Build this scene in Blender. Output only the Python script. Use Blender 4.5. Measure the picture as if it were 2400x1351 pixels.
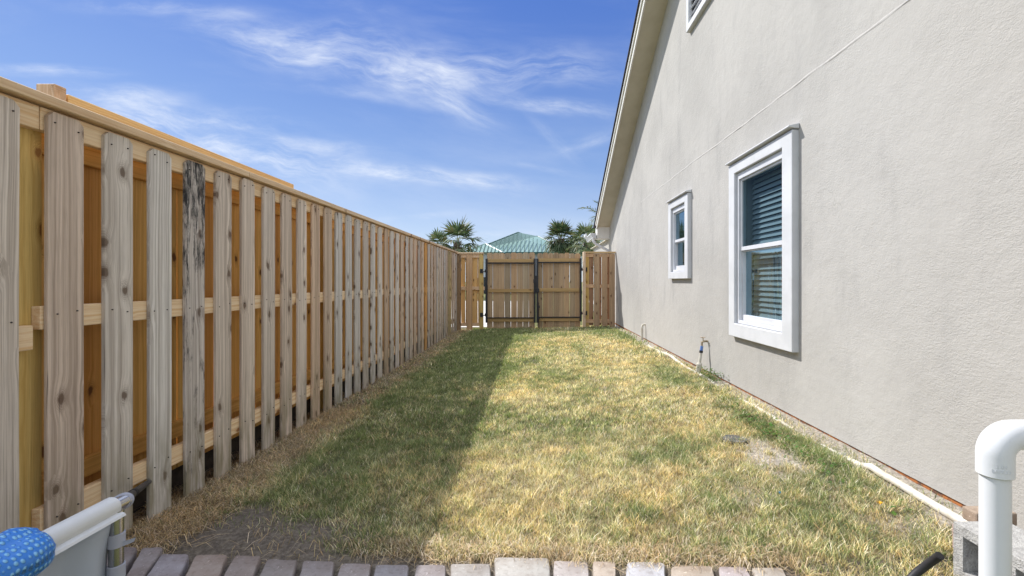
import bpy, bmesh, math, random
import numpy as np
from mathutils import Vector, Matrix, noise as mnoise
R = math.radians
random.seed(7)
rng = np.random.default_rng(11)
S = bpy.context.scene
for o in list(bpy.data.objects): bpy.data.objects.remove(o)
COL = S.collection

# ------------------------------------------------------------ camera
EYE = 1.15
cd = bpy.data.cameras.new("camera"); cam = bpy.data.objects.new("camera", cd); COL.objects.link(cam)
cam.location = (0, 0, EYE); cam.rotation_euler = (R(90), 0, 0)
cd.sensor_width = 36; cd.lens = 16.0; cd.shift_x = -55/2400; cd.shift_y = -15.5/2400
cd.clip_start = .05; cd.clip_end = 2000
S.camera = cam
# ------------------------------------------------------------ light
SUN = Vector((1, -.80, -1.30)).normalized()
elev = math.asin(-SUN.z); rot = math.atan2(-SUN.x, -SUN.y)
sd = bpy.data.lights.new("sun", 'SUN'); sun = bpy.data.objects.new("sun", sd); COL.objects.link(sun)
sd.energy = 3.6; sd.angle = R(.53); sd.color = (1, .965, .92)
sun.rotation_euler = SUN.to_track_quat('-Z', 'Y').to_euler()
S.view_settings.view_transform = 'Standard'; S.view_settings.look = 'None'
S.view_settings.exposure = .70; S.view_settings.gamma = 1
S.render.engine = 'CYCLES'
S.cycles.max_bounces = 7; S.cycles.diffuse_bounces = 4; S.cycles.transparent_max_bounces = 12

# ------------------------------------------------------------ node helpers
class NT:
    def __init__(s, tree): s.t = tree; s.n = tree.nodes; s.l = tree.links
    def new(s, typ, **kw):
        n = s.n.new(typ)
        for k, v in kw.items(): setattr(n, k, v)
        return n
    def put(s, sock, v):
        if v is None: return
        if isinstance(v, bpy.types.NodeSocket): s.l.new(v, sock)
        elif isinstance(v, (tuple, list)) and len(v) == 3 and len(sock.default_value) == 4: sock.default_value = (*v, 1)
        else: sock.default_value = v
    def m(s, op, a, b=None, c=None, clamp=False):
        n = s.new('ShaderNodeMath', operation=op, use_clamp=clamp)
        s.put(n.inputs[0], a); s.put(n.inputs[1], b); s.put(n.inputs[2], c)
        return n.outputs[0]
    def vm(s, op, a, b=None, out=0):
        n = s.new('ShaderNodeVectorMath', operation=op); s.put(n.inputs[0], a); s.put(n.inputs[1], b)
        return n.outputs[out]
    def scale(s, a, v):
        return s.vm('MULTIPLY', a, v)
    def sep(s, v):
        n = s.new('ShaderNodeSeparateXYZ'); s.put(n.inputs[0], v); return n.outputs
    def comb(s, x, y, z):
        n = s.new('ShaderNodeCombineXYZ'); s.put(n.inputs[0], x); s.put(n.inputs[1], y); s.put(n.inputs[2], z); return n.outputs[0]
    def noise(s, v, sc=1., det=2., rough=.5, dist=0., col=False):
        n = s.new('ShaderNodeTexNoise'); s.put(n.inputs['Vector'], v); s.put(n.inputs['Scale'], sc)
        s.put(n.inputs['Detail'], det); s.put(n.inputs['Roughness'], rough); s.put(n.inputs['Distortion'], dist)
        return n.outputs[1 if col else 0]
    def ss(s, v, a, b, lo=0., hi=1.):
        n = s.new('ShaderNodeMapRange', interpolation_type='SMOOTHSTEP')
        s.put(n.inputs[0], v); s.put(n.inputs[1], a); s.put(n.inputs[2], b); s.put(n.inputs[3], lo); s.put(n.inputs[4], hi)
        return n.outputs[0]
    def mr(s, v, a, b, lo=0., hi=1.):
        n = s.new('ShaderNodeMapRange'); s.put(n.inputs[0], v); s.put(n.inputs[1], a); s.put(n.inputs[2], b); s.put(n.inputs[3], lo); s.put(n.inputs[4], hi)
        return n.outputs[0]
    def mix(s, f, a, b, mode='MIX'):
        n = s.new('ShaderNodeMix', data_type='RGBA', blend_type=mode)
        s.put(n.inputs[0], f); s.put(n.inputs[6], a); s.put(n.inputs[7], b); return n.outputs[2]
    def bump(s, h, st=.3, d=.01):
        n = s.new('ShaderNodeBump'); s.put(n.inputs['Strength'], st); s.put(n.inputs['Distance'], d); s.put(n.inputs['Height'], h); return n.outputs[0]
    def attr(s, name, out='Vector'):
        n = s.new('ShaderNodeAttribute', attribute_name=name); return n.outputs[out]
    def obj(s): return s.new('ShaderNodeTexCoord').outputs['Object']
    def geo(s): return s.new('ShaderNodeNewGeometry').outputs['Position']

def mat(name, rough=.6, color=(.5, .5, .5), metal=0., spec=.5):
    m = bpy.data.materials.new(name); m.use_nodes = True
    t = NT(m.node_tree); b = m.node_tree.nodes['Principled BSDF']
    b.inputs['Base Color'].default_value = (*color, 1); b.inputs['Roughness'].default_value = rough
    b.inputs['Metallic'].default_value = metal; b.inputs['Specular IOR Level'].default_value = spec
    return m, t, b

# ------------------------------------------------------------ world: sky with thin cirrus
W = bpy.data.worlds.new("World"); S.world = W; W.use_nodes = True
w = NT(W.node_tree); bg = W.node_tree.nodes['Background']
sky = w.new('ShaderNodeTexSky', sky_type='NISHITA'); sky.sun_disc = False
sky.sun_elevation = elev; sky.sun_rotation = rot; sky.air_density = 1.0; sky.dust_density = .6; sky.ozone_density = 1.6
D = w.new('ShaderNodeTexCoord').outputs['Generated']
dx, dy, dz = w.sep(D)
fy = w.m('MAXIMUM', dy, .05)
s_ = w.m('DIVIDE', dx, fy); t_ = w.m('DIVIDE', dz, fy)      # direction as slopes ahead of +Y
def seg(ax, ay, bx_, by_, wid, amp, w0=None):
    a = ((ax-1255)/1067, (660-ay)/1067); b = ((bx_-1255)/1067, (660-by_)/1067)
    ex, ey = b[0]-a[0], b[1]-a[1]; L = math.hypot(ex, ey); ex /= L; ey /= L
    px = w.m('SUBTRACT', s_, a[0]); py = w.m('SUBTRACT', t_, a[1])
    al = w.m('ADD', w.m('MULTIPLY', px, ex), w.m('MULTIPLY', py, ey))
    pr = w.m('ADD', w.m('MULTIPLY', px, -ey), w.m('MULTIPLY', py, ex))
    wn = w.noise(w.comb(al, pr, ax*.01), 3.2, 3, .6)
    pr = w.m('ADD', pr, w.m('MULTIPLY', w.m('SUBTRACT', wn, .5), wid/1067*2.0))
    m1 = w.ss(w.m('ABSOLUTE', pr), 0, wid/1067, 1, 0)
    m2 = w.m('MULTIPLY', w.ss(al, -.10, .16, 0, 1), w.ss(al, L-.14, L+.10, 1, 0))
    st = w.noise(w.comb(w.m('MULTIPLY', al, 4.2), w.m('MULTIPLY', pr, 17), ay*.013), 1, 8, .66, .25)
    st = w.ss(st, .34, .80)
    return w.m('MULTIPLY', w.m('MULTIPLY', m1, m2), w.m('MULTIPLY', st, amp*1.35))
cl = None
for a in [(520,70,1150,220,80,.55),(900,150,1420,175,85,.5),(930,190,1150,285,50,.45),(600,90,1000,135,80,.45),
          (1130,225,1430,260,30,.5),(170,10,600,28,28,.35),(780,8,900,20,20,.35),(-60,160,260,172,22,.45),(150,205,420,245,34,.5),
          (200,250,700,300,50,.45),(200,290,820,395,85,.7),(400,60,800,90,50,.3),(560,365,1230,440,30,.85),(420,330,900,352,24,.4),(700,200,960,240,22,.25),
          (1270,300,1320,350,22,.6),(1340,345,1450,325,26,.7),(1220,385,1320,405,12,.5),(860,520,1040,505,12,.5),(1120,552,1200,548,12,1.5),
          (1290,560,1340,575,10,.9),(930,548,1010,550,10,.7),(-500,250,-100,300,60,.5),(1500,120,2400,60,80,.5)]:
    v = seg(*a); cl = v if cl is None else w.m('ADD', cl, v)
hz = w.noise(w.comb(w.m('MULTIPLY', s_, 1.6), w.m('MULTIPLY', w.m('ADD', t_, w.m('MULTIPLY', s_, .15)), 6), 3.1), 1, 6, .6, .4)
hz = w.m('MULTIPLY', w.ss(hz, .42, .75), w.ss(t_, .02, .5, .18, .10))
cl = w.m('ADD', cl, hz)
cl = w.m('MULTIPLY', cl, w.ss(dy, .08, .3), clamp=True)
gen = w.noise(w.comb(w.m('DIVIDE', dx, w.m('ADD', w.m('ABSOLUTE', dz), .15)), w.m('MULTIPLY', w.m('DIVIDE', dy, w.m('ADD', w.m('ABSOLUTE', dz), .15)), 3), 0), 1.2, 6, .6, .5)
gen = w.m('MULTIPLY', w.m('MULTIPLY', w.ss(gen, .48, .8), .4), w.ss(dy, .08, .3, 1, 0))
cl = w.m('MINIMUM', w.m('ADD', cl, gen), .85)
cl = w.m('MULTIPLY', cl, w.ss(dz, 0, .03))
grad = w.mix(w.ss(dz, .0, .26), (4.3, 4.85, 5.4), (1.65, 2.5, 4.3)); grad = w.mix(w.ss(dz, .18, .56), grad, (.52, 1.16, 3.6))
nish = w.mix(1., sky.outputs[0], (.34, .46, .68), 'MULTIPLY')
skyc = w.mix(.28, grad, nish)
# added fill light: unseen bright cloud overhead and behind the viewer, brightening the shade
cn = w.noise(w.comb(w.m('DIVIDE', dx, w.m('ADD', w.m('ABSOLUTE', dz), .25)), w.m('DIVIDE', dy, w.m('ADD', w.m('ABSOLUTE', dz), .25)), 4.), 1.6, 6, .6, .3)
where = w.m('MAXIMUM', w.ss(dz, .60, .74), w.m('MULTIPLY', w.ss(dy, .12, -.12), .8))
cov = w.m('MULTIPLY', w.ss(w.m('ADD', cn, w.m('MULTIPLY', where, .22)), .50, .66), where)
final = w.mix(w.m('MINIMUM', cl, 1.0), skyc, (5.0, 5.3, 5.8))
final = w.mix(cov, final, (7.0, 7.6, 8.5))
w.put(bg.inputs[0], final); bg.inputs[1].default_value = .115

# ------------------------------------------------------------ materials
def wood(name, light, dark, knot, grey=0., wear=.3, contrast=1., satin=.55, kn=.55):
    """board timber: rings, fibres, knots in the board's own coordinates (wc: across, thick, along)"""
    m, t, b = mat(name, satin, spec=.25)
    c = t.attr('wc'); x, y, z = t.sep(c)
    kn_ = t.noise(t.comb(t.m('MULTIPLY', x, 30), y, t.m('MULTIPLY', z, 14)), 1, 3, .6)
    kv = t.comb(t.m('ADD', t.m('MULTIPLY', x, 9.), t.m('MULTIPLY', kn_, .22)), t.m('ADD', t.m('MULTIPLY', z, 5.0), t.m('MULTIPLY', kn_, -.3)), 0.)
    vo = t.new('ShaderNodeTexVoronoi', feature='F1', voronoi_dimensions='2D'); t.put(vo.inputs['Vector'], kv); vo.inputs['Scale'].default_value = 1
    d = vo.outputs['Distance']; cr = t.sep(vo.outputs['Color'])[0]
    on = t.m('LESS_THAN', cr, kn)
    warp = t.m('MULTIPLY', t.ss(d, 0., .55, 1, 0), on)
    n0 = t.noise(t.comb(t.m('MULTIPLY', x, 6), t.m('MULTIPLY', y, 6), t.m('MULTIPLY', z, 1.3)), 1, 2, .5)
    xx = t.m('ADD', t.m('ADD', x, t.m('MULTIPLY', n0, .035)), t.m('MULTIPLY', warp, .020))
    ring = t.noise(t.comb(t.m('MULTIPLY', xx, 88), t.m('MULTIPLY', y, 40), t.m('MULTIPLY', z, .5)), 1, 4, .6)
    rg = t.ss(ring, .32, .70)
    fib = t.noise(t.comb(t.m('MULTIPLY', x, 380), t.m('MULTIPLY', y, 380), t.m('MULTIPLY', z, 9)), 1, 3, .6)
    col = t.mix(t.m('MULTIPLY', rg, contrast, clamp=True), light, dark)
    col = t.mix(t.m('MULTIPLY', t.ss(fib, .45, .75), .35), col, tuple(v*.62 for v in dark))
    big = t.noise(t.comb(t.m('MULTIPLY', x, 9), y, t.m('MULTIPLY', z, 2.2)), 1, 4, .6)
    col = t.mix(t.m('MULTIPLY', t.ss(big, .5, .78), wear), col, tuple(v*.55 for v in light))
    halo = t.m('MULTIPLY', t.ss(d, .12, .34, 1, 0), on)
    core = t.m('MULTIPLY', t.ss(d, .07, .15, 1, 0), on)
    kr = t.m('MULTIPLY', t.m('ADD', t.m('SINE', t.m('MULTIPLY', d, 150)), 1), .5)
    col = t.mix(t.m('MULTIPLY', halo, t.m('ADD', .2, t.m('MULTIPLY', kr, .5))), col, tuple((a+b_)*.5 for a, b_ in zip(knot, dark)))
    col = t.mix(t.m('MULTIPLY', core, .85), col, knot)
    if grey:
        ck = t.noise(t.comb(t.m('MULTIPLY', x, 150), t.m('MULTIPLY', y, 60), t.m('MULTIPLY', z, 2.0)), 1, 2, .5)
        col = t.mix(t.m('MULTIPLY', t.ss(ck, .66, .74), .55), col, (.07, .055, .05))
    oi = t.new('ShaderNodeObjectInfo')
    mild = t.m('SUBTRACT', 1, oi.outputs['Alpha'])
    # black mildew, streaked along the grain, strongest at the head of the board
    mn = t.noise(t.comb(t.m('MULTIPLY', x, 24), t.m('MULTIPLY', y, 24), t.m('MULTIPLY', z, 3.5)), 1, 9, .78)
    oz = t.sep(t.obj())[2]
    mth = t.m('MULTIPLY', t.ss(oz, .9, 1.75, .25, 1.2), mild)
    mf = t.m('MULTIPLY', t.ss(t.m('ADD', mn, t.m('MULTIPLY', mth, .20)), .555, .70), t.ss(mild, 0, .1))
    col = t.mix(1, col, oi.outputs['Color'], 'MULTIPLY')
    col = t.mix(mf, col, (.035, .035, .038))
    if grey:  # boards turn greenish brown in patches towards the foot
        ft = t.noise(t.comb(t.m('MULTIPLY', x, 20), y, t.m('MULTIPLY', z, 4)), 1, 4, .6)
        col = t.mix(t.m('MULTIPLY', t.ss(oz, .05, .62, .75, 0), t.ss(ft, .3, .7)), col, (.23, .20, .12))
    t.put(b.inputs['Base Color'], col)
    h = t.m('ADD', t.m('MULTIPLY', fib, .5), t.m('MULTIPLY', ring, .8)); h = t.m('SUBTRACT', h, t.m('MULTIPLY', core, .6))
    t.put(b.inputs['Normal'], t.bump(h, .35, .004))
    return m
M = {}
M['grey_wood'] = wood('weathered_timber', (.80, .745, .695), (.41, .355, .315), (.14, .095, .07), grey=1, wear=.35, contrast=.95, satin=.8, kn=.30)
M['rail_wood'] = wood('new_pine', (.88, .70, .49), (.70, .43, .20), (.26, .11, .04), wear=.1, contrast=.75, kn=.15)
M['back_wood'] = wood('orange_cedar', (.92, .55, .19), (.72, .38, .10), (.10, .03, .01), wear=.3, contrast=.95, kn=.22)
M['post_wood'] = wood('treated_post_timber', (.80, .60, .24), (.60, .38, .11), (.22, .10, .03), wear=.15, contrast=.8, kn=.2)
M['gate_wood'] = wood('gate_timber', (.56, .40, .25), (.35, .235, .14), (.10, .05, .025), wear=.45, contrast=.85, kn=.16)
M['cap_wood'] = wood('cap_timber', (.80, .62, .42), (.60, .40, .23), (.22, .10, .04), wear=.2, contrast=.95, kn=.15)
M['nail'] = mat('galvanised_nail', .5, (.10, .09, .08), .6)[0]

def stucco():
    m, t, b = mat('stucco', .85, spec=.2)
    p = t.obj(); x, y, z = t.sep(p)
    big = t.noise(p, .8, 5, .6); st = t.noise(t.comb(x, t.m('MULTIPLY', y, 3.2), t.m('MULTIPLY', z, .7)), 1, 6, .65)
    fine = t.noise(p, 9, 5, .65)
    col = t.mix(t.ss(big, .35, .68), (.455, .440, .414), (.395, .382, .360))
    col = t.mix(t.m('MULTIPLY', t.ss(st, .50, .76), .42), col, (.27, .265, .26))
    col = t.mix(t.m('MULTIPLY', t.ss(fine, .5, .8), .16), col, (.28, .27, .26))
    warm = t.m('MULTIPLY', t.ss(y, 2.9, 1.3), .35)       # darker and warmer towards this end of the wall
    col = t.mix(warm, col, (.37, .335, .295))
    pk = t.noise(p, 120, 2, .5)
    col = t.mix(t.m('MULTIPLY', t.ss(pk, .70, .76), .35), col, (.25, .23, .21))
    # short hairline cracks
    cw = t.new('ShaderNodeTexVoronoi', feature='DISTANCE_TO_EDGE')
    t.put(cw.inputs['Vector'], t.vm('ADD', p, t.scale(t.noise(p, 3, 4, .6, col=True), (.5, .5, .5)))); cw.inputs['Scale'].default_value = .55
    ck = t.m('MULTIPLY', t.ss(cw.outputs[0], .0008, .0022, 1, 0), t.ss(t.noise(p, .9, 1), .56, .62))
    col = t.mix(t.m('MULTIPLY', ck, .3), col, (.2, .19, .17))
    t.put(b.inputs['Base Color'], col)
    tw = t.noise(t.comb(x, t.m('MULTIPLY', y, 55), t.m('MULTIPLY', z, 90)), 1, 4, .6, .8)
    lm = t.noise(p, 16, 4, .55)
    h = t.m('ADD', t.m('MULTIPLY', tw, t.ss(t.noise(p, 1.7, 3, .6), .35, .65, .5, 1.7)), t.m('ADD', t.m('MULTIPLY', lm, 1.2), t.m('MULTIPLY', t.noise(p, 4, 3), 2.)))
    t.put(b.inputs['Normal'], t.bump(h, .5, .0045))
    return m
M['stucco'] = stucco()
def noisy(name, c1, c2, sc=20, rough=.7, det=5, bump=0, bd=.004, metal=0, spec=.4, lo=.35, hi=.7):
    m, t, b = mat(name, rough, metal=metal, spec=spec); p = t.obj()
    n = t.noise(p, sc, det, .6)
    t.put(b.inputs['Base Color'], t.mix(t.ss(n, lo, hi), c1, c2))
    if bump: t.put(b.inputs['Normal'], t.bump(t.noise(p, sc*3, 4, .6), bump, bd))
    return m
M['trim'] = noisy('painted_trim', (.61, .62, .64), (.55, .56, .575), 5, .6, bump=.15, bd=.003)
M['vinyl'] = noisy('white_vinyl', (.66, .67, .70), (.58, .59, .62), 5, .35)
M['soffit'] = noisy('soffit_paint', (.60, .55, .46), (.54, .49, .40), 3, .6)
M['fascia'] = noisy('fascia_paint', (.74, .72, .68), (.66, .64, .60), 4, .5)
M['shingle'] = noisy('dark_shingle', (.035, .03, .035), (.07, .06, .065), 60, .9, bump=.6)
M['concrete'] = noisy('footing_concrete', (.42, .40, .37), (.28, .265, .24), 14, .9, bump=.6, bd=.008)
M['block'] = noisy('block_concrete', (.46, .45, .43), (.32, .31, .30), 45, .95, bump=.9, bd=.008)
M['rust'] = noisy('rusty_screed', (.32, .11, .025), (.09, .045, .03), 22, .8, bump=.7, bd=.006, lo=.4, hi=.62)
M['pvc'] = noisy('white_pvc', (.70, .71, .73), (.66, .67, .69), 3, .32)
M['old_pvc'] = noisy('dusty_pvc', (.62, .59, .53), (.50, .45, .36), 16, .55)
M['black_steel'] = noisy('black_steel', (.018, .018, .022), (.03, .03, .035), 20, .45)
M['black_plastic'] = noisy('black_plastic', (.016, .015, .018), (.03, .028, .03), 12, .5)
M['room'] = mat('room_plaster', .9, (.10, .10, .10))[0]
M['slat'] = mat('blind_slat', .5, (.78, .80, .80))[0]
M['curtain'] = mat('curtain', .9, (.05, .07, .09))[0]
M['steel'] = mat('brushed_steel', .25, (.46, .45, .46), 1.)[0]
M['strap'] = mat('grey_strap', .7, (.40, .42, .52))[0]
M['brass'] = noisy('weathered_brass', (.42, .33, .22), (.25, .2, .14), 60, .5, metal=.6)
M['blue'] = mat('blue_coupling', .4, (.10, .2, .5))[0]
M['leaf_yellow'] = mat('yellow_petal', .6, (.8, .45, .03))[0]
M['bluebit'] = mat('blue_scrap', .6, (.05, .35, .6))[0]
m, t, b = mat('liner_fabric', .5, (.41, .46, .57)); M['liner'] = m
t.put(b.inputs['Normal'], t.bump(t.noise(t.obj(), 3, 2), .5, .05))
# stainless tube darker streaks
# window glass: mirror of the sky over a teal see-through
def glass():
    m = bpy.data.materials.new('window_glass'); m.use_nodes = True; t = NT(m.node_tree); t.n.remove(t.n['Principled BSDF'])
    out = t.n['Material Output']
    tr = t.new('ShaderNodeBsdfTransparent'); tr.inputs[0].default_value = (.41, .51, .55, 1)
    gl = t.new('ShaderNodeBsdfGlossy'); gl.inputs['Color'].default_value = (.6, .85, 1, 1); gl.inputs['Roughness'].default_value = .01
    n = t.noise(t.scale(t.obj(), (1, 9, 1.2)), 1, 2)
    t.put(gl.inputs['Normal'], t.bump(n, .06, .02))
    fr = t.new('ShaderNodeFresnel'); fr.inputs['IOR'].default_value = 1.28
    mx = t.new('ShaderNodeMixShader'); t.put(mx.inputs[0], t.m('MULTIPLY', fr.outputs[0], .38)); t.l.new(tr.outputs[0], mx.inputs[1]); t.l.new(gl.outputs[0], mx.inputs[2])
    t.l.new(mx.outputs[0], out.inputs[0]); return m
M['glass'] = glass()
# blue bubble cover
m, t, b = mat('bubble_cover', .35, spec=.5)
vo = t.new('ShaderNodeTexVoronoi', feature='F1'); t.put(vo.inputs['Vector'], t.attr('wc')); vo.inputs['Scale'].default_value = 88; vo.inputs['Randomness'].default_value = .35
bub = t.ss(vo.outputs[0], .28, .42, 1, 0)
t.put(b.inputs['Base Color'], t.mix(bub, (.03, .20, .68), (.22, .52, .88)))
t.put(b.inputs['Normal'], t.bump(t.ss(vo.outputs[0], .1, .5, 1, 0), .8, .004)); M['bubble'] = m
# paver
m, t, b = mat('paver_stone', .85, spec=.3); p = t.obj()
oi = t.new('ShaderNodeObjectInfo')
c = t.mix(t.ss(t.noise(p, 7, 5, .65), .35, .7), (1, 1, 1), (.72, .66, .62)); c = t.mix(t.m('MULTIPLY', t.ss(t.noise(p, 60, 3), .55, .7), .3), c, (.45, .42, .4))
c = t.mix(t.m('MULTIPLY', t.ss(t.noise(p, 110, 1), .71, .74), .8), c, (1.5, 1.5, 1.5))
t.put(b.inputs['Base Color'], t.mix(1, c, oi.outputs['Color'], 'MULTIPLY')); t.put(b.inputs['Normal'], t.bump(t.noise(p, 35, 6, .65), .7, .006)); M['paver'] = m
# ground sheet (colour comes from the real patches of soil / thatch, stored on the mesh)
m, t, b = mat('ground_soil', .95, spec=.15); p = t.geo()
c = t.attr('gcol', 'Color'); n = t.noise(p, 45, 5, .7); n2 = t.noise(p, 9, 4, .6)
c = t.mix(t.ss(n, .35, .7), t.mix(1, c, (.62, .60, .58), 'MULTIPLY'), t.mix(1, c, (1.3, 1.28, 1.22), 'MULTIPLY'))
t.put(b.inputs['Base Color'], t.mix(t.m('MULTIPLY', n2, .3), c, t.mix(1, c, (.7, .7, .7), 'MULTIPLY')))
t.put(b.inputs['Normal'], t.bump(t.m('ADD', n, n2), .8, .02)); M['ground'] = m
# blades
def blade_mat(name, tl=.35):
    m = bpy.data.materials.new(name); m.use_nodes = True; t = NT(m.node_tree); b = t.n['Principled BSDF']; out = t.n['Material Output']
    c = t.attr('gcol', 'Color'); t.put(b.inputs['Base Color'], c); b.inputs['Roughness'].default_value = .6; b.inputs['Specular IOR Level'].default_value = .25
    tr = t.new('ShaderNodeBsdfTranslucent'); t.put(tr.inputs[0], t.mix(1, c, (1.1, 1.15, .7), 'MULTIPLY'))
    mx = t.new('ShaderNodeMixShader'); mx.inputs[0].default_value = tl; t.l.new(b.outputs[0], mx.inputs[1]); t.l.new(tr.outputs[0], mx.inputs[2]); t.l.new(mx.outputs[0], out.inputs[0])
    return m
M['blade'] = blade_mat('grass_blade'); M['frond'] = blade_mat('palm_leaf', .2)
M['trunk'] = noisy('palm_trunk', (.20, .16, .12), (.09, .07, .055), 12, .9, bump=.8, bd=.03)
m, t, b = mat('green_metal_roof', .35, spec=.5); p = t.obj()
t.put(b.inputs['Base Color'], t.mix(t.ss(t.noise(p, .5, 4), .3, .7), (.19, .30, .265), (.235, .35, .31))); M['green_roof'] = m
M['seam'] = mat('roof_seam', .5, (.03, .085, .07))[0]
M['far_wall'] = noisy('pale_siding', (.50, .54, .60), (.42, .46, .52), 2, .7)
M['dark_opening'] = mat('dark_window', .2, (.02, .025, .03))[0]
M['drive'] = noisy('driveway_concrete', (.62, .60, .56), (.52, .50, .47), 3, .85)

# ------------------------------------------------------------ mesh helper
class MB:
    def __init__(s): s.v = []; s.f = []; s.wc = []; s.mi = []
    def add(s, vs, fs, wc=None, mi=0):
        o = len(s.v); s.v += [tuple(v) for v in vs]; s.f += [tuple(i+o for i in f) for f in fs]; s.mi += [mi]*len(fs)
        s.wc += [tuple(c) for c in (wc if wc is not None else vs)]; return s
    def box(s, x0, x1, y0, y1, z0, z1, mi=0, rot=None):
        vs = [(x, y, z) for x in (x0, x1) for y in (y0, y1) for z in (z0, z1)]
        d = [abs(x1-x0), abs(y1-y0), abs(z1-z0)]; od = sorted(range(3), key=lambda i: d[i])   # thin, mid, long
        off = (random.uniform(0, 50), random.uniform(0, 50), random.uniform(0, 50))
        wc = [(v[od[1]]+off[0], v[od[0]]+off[1], v[od[2]]+off[2]) for v in vs]
        if rot is not None: vs = [tuple(rot @ Vector(v)) for v in vs]
        return s.add(vs, [(0,1,3,2),(4,6,7,5),(0,4,5,1),(2,3,7,6),(0,2,6,4),(1,5,7,3)], wc, mi)
    def prism(s, poly, axis, a0, a1, mi=0):
        """poly of 2D points extruded along axis (0,1,2) from a0 to a1; the 2D axes are the other two, in order"""
        def P(p, a):
            q = list(p); q.insert(axis, a); return tuple(q)
        n = len(poly); vs = [P(p, a0) for p in poly]+[P(p, a1) for p in poly]
        fs = [tuple(range(n)), tuple(range(2*n-1, n-1, -1))]+[(i, n+i, n+(i+1) % n, (i+1) % n) for i in range(n)]
        return s.add(vs, fs, None, mi)
    def tube(s, pts, rad, n=12, caps=True, mi=0, closed_end=True):
        pts = [Vector(p) for p in pts]; rs = rad if isinstance(rad, (list, tuple)) else [rad]*len(pts)
        vs = []; wc = []; prev = None; L = 0
        for i, p in enumerate(pts):
            a = pts[max(0, i-1)]; b_ = pts[min(len(pts)-1, i+1)]; d = (b_-a).normalized()
            if prev is None:
                u = d.orthogonal().normalized()
            else: u = (prev-d*prev.dot(d)).normalized()
            prev = u; v = d.cross(u)
            if i: L += (pts[i]-pts[i-1]).length
            for k in range(n):
                an = 2*math.pi*k/n; q = p+(u*math.cos(an)+v*math.sin(an))*rs[i]; vs.append(q); wc.append((an*rs[i], 0, L))
        fs = [(i*n+k, i*n+(k+1) % n, (i+1)*n+(k+1) % n, (i+1)*n+k) for i in range(len(pts)-1) for k in range(n)]
        if caps: fs += [tuple(range(n-1, -1, -1)), tuple(range((len(pts)-1)*n, len(pts)*n))]
        return s.add(vs, fs, wc, mi)
    def build(s, name, mats, parent=None, smooth=False, bevel=0, seg=1, color=None, loc=None, fix=True):
        me = bpy.data.meshes.new(name); vs = s.v
        if loc is not None: vs = [(a-loc[0], b_-loc[1], c-loc[2]) for a, b_, c in vs]
        me.from_pydata(vs, [], s.f)
        if not isinstance(mats, (list, tuple)): mats = [mats]
        for mm in mats: me.materials.append(mm)
        me.polygons.foreach_set('material_index', s.mi)
        at = me.attributes.new('wc', 'FLOAT_VECTOR', 'POINT'); at.data.foreach_set('vector', np.array(s.wc, dtype=np.float32).ravel())
        if fix:
            bm = bmesh.new(); bm.from_mesh(me); bmesh.ops.recalc_face_normals(bm, faces=bm.faces); bm.to_mesh(me); bm.free()
        if smooth: me.shade_smooth() if hasattr(me, 'shade_smooth') else me.polygons.foreach_set('use_smooth', [True]*len(me.polygons))
        o = bpy.data.objects.new(name, me); COL.objects.link(o)
        if loc is not None: o.location = loc
        if parent is not None:
            o.parent = parent
            o.location = Vector(o.location)-Vector(parent.location)
        if bevel:
            md = o.modifiers.new('bevel', 'BEVEL'); md.width = bevel; md.segments = seg; md.limit_method = 'ANGLE'; md.angle_limit = R(40)
        if color: o.color = color
        return o
def tag(o, label=None, cat=None, group=None, kind=None):
    if label: o['label'] = label
    if cat: o['category'] = cat
    if group: o['group'] = group
    if kind: o['kind'] = kind
    return o
def thing(name, loc, label, cat, group=None):
    o = bpy.data.objects.new(name, None); COL.objects.link(o); o.location = loc; o.empty_display_size = .1
    return tag(o, label, cat, group)
def at(px, py, Y): return Vector(((px-1255)*Y/1067, Y, EYE-(py-660)*Y/1067))

# ------------------------------------------------------------ terrain
def fbm(x, y, sc, seed=0, octv=4):
    """value noise on arrays"""
    out = 0; amp = 1; tot = 0
    for k in range(octv):
        X = np.asarray(x)*sc+seed*17.3+k*5.7; Y = np.asarray(y)*sc+seed*9.1+k*3.3
        xi = np.floor(X).astype(np.int64); yi = np.floor(Y).astype(np.int64); fx = X-xi; fy_ = Y-yi
        fx = fx*fx*(3-2*fx); fy_ = fy_*fy_*(3-2*fy_)
        def h(a, b): 
            v = (a*374761393+b*668265263+(seed+k)*1442695) & 0xffffffff; v = ((v ^ (v >> 13))*1274126177) & 0xffffffff
            return ((v ^ (v >> 16)) & 0xffff)/65535.
        n = (h(xi, yi)*(1-fx)+h(xi+1, yi)*fx)*(1-fy_)+(h(xi, yi+1)*(1-fx)+h(xi+1, yi+1)*fx)*fy_
        out = out+n*amp; tot += amp; amp *= .5; sc *= 2.03
    return out/tot
def sstep(v, a, b): t = np.clip((v-a)/(b-a), 0, 1); return t*t*(3-2*t)
def gz(x, y):
    x = np.asarray(x, dtype=float); y = np.asarray(y, dtype=float)
    z = .13*np.clip((x+.8)/2.7, 0, 1)**1.25-.03*sstep(-x, .8, 1.85)
    z = z*(1-.55*sstep(y, 9, 11.3)*sstep(x, -2, 0)) 
    inside = sstep(y, 1.6, 2.1)*(1-sstep(y, 10.5, 11.2))
    z = z+inside*(.022*(fbm(x, y, 2.2, 3)-.5)+.012*(fbm(x, y, 9, 5)-.5))
    far = sstep(np.abs(x), 2.1, 3.2); z = z*(1-far)
    z = z+.022*sstep(x*-1, .0, .8)*(1-sstep(y, 1.95, 2.4))*(np.abs(x) < 3)
    z = z-.012*(1-sstep(y-1.83+.10*x, -.03, .05))*(np.abs(x) < 3)
    return z
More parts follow.
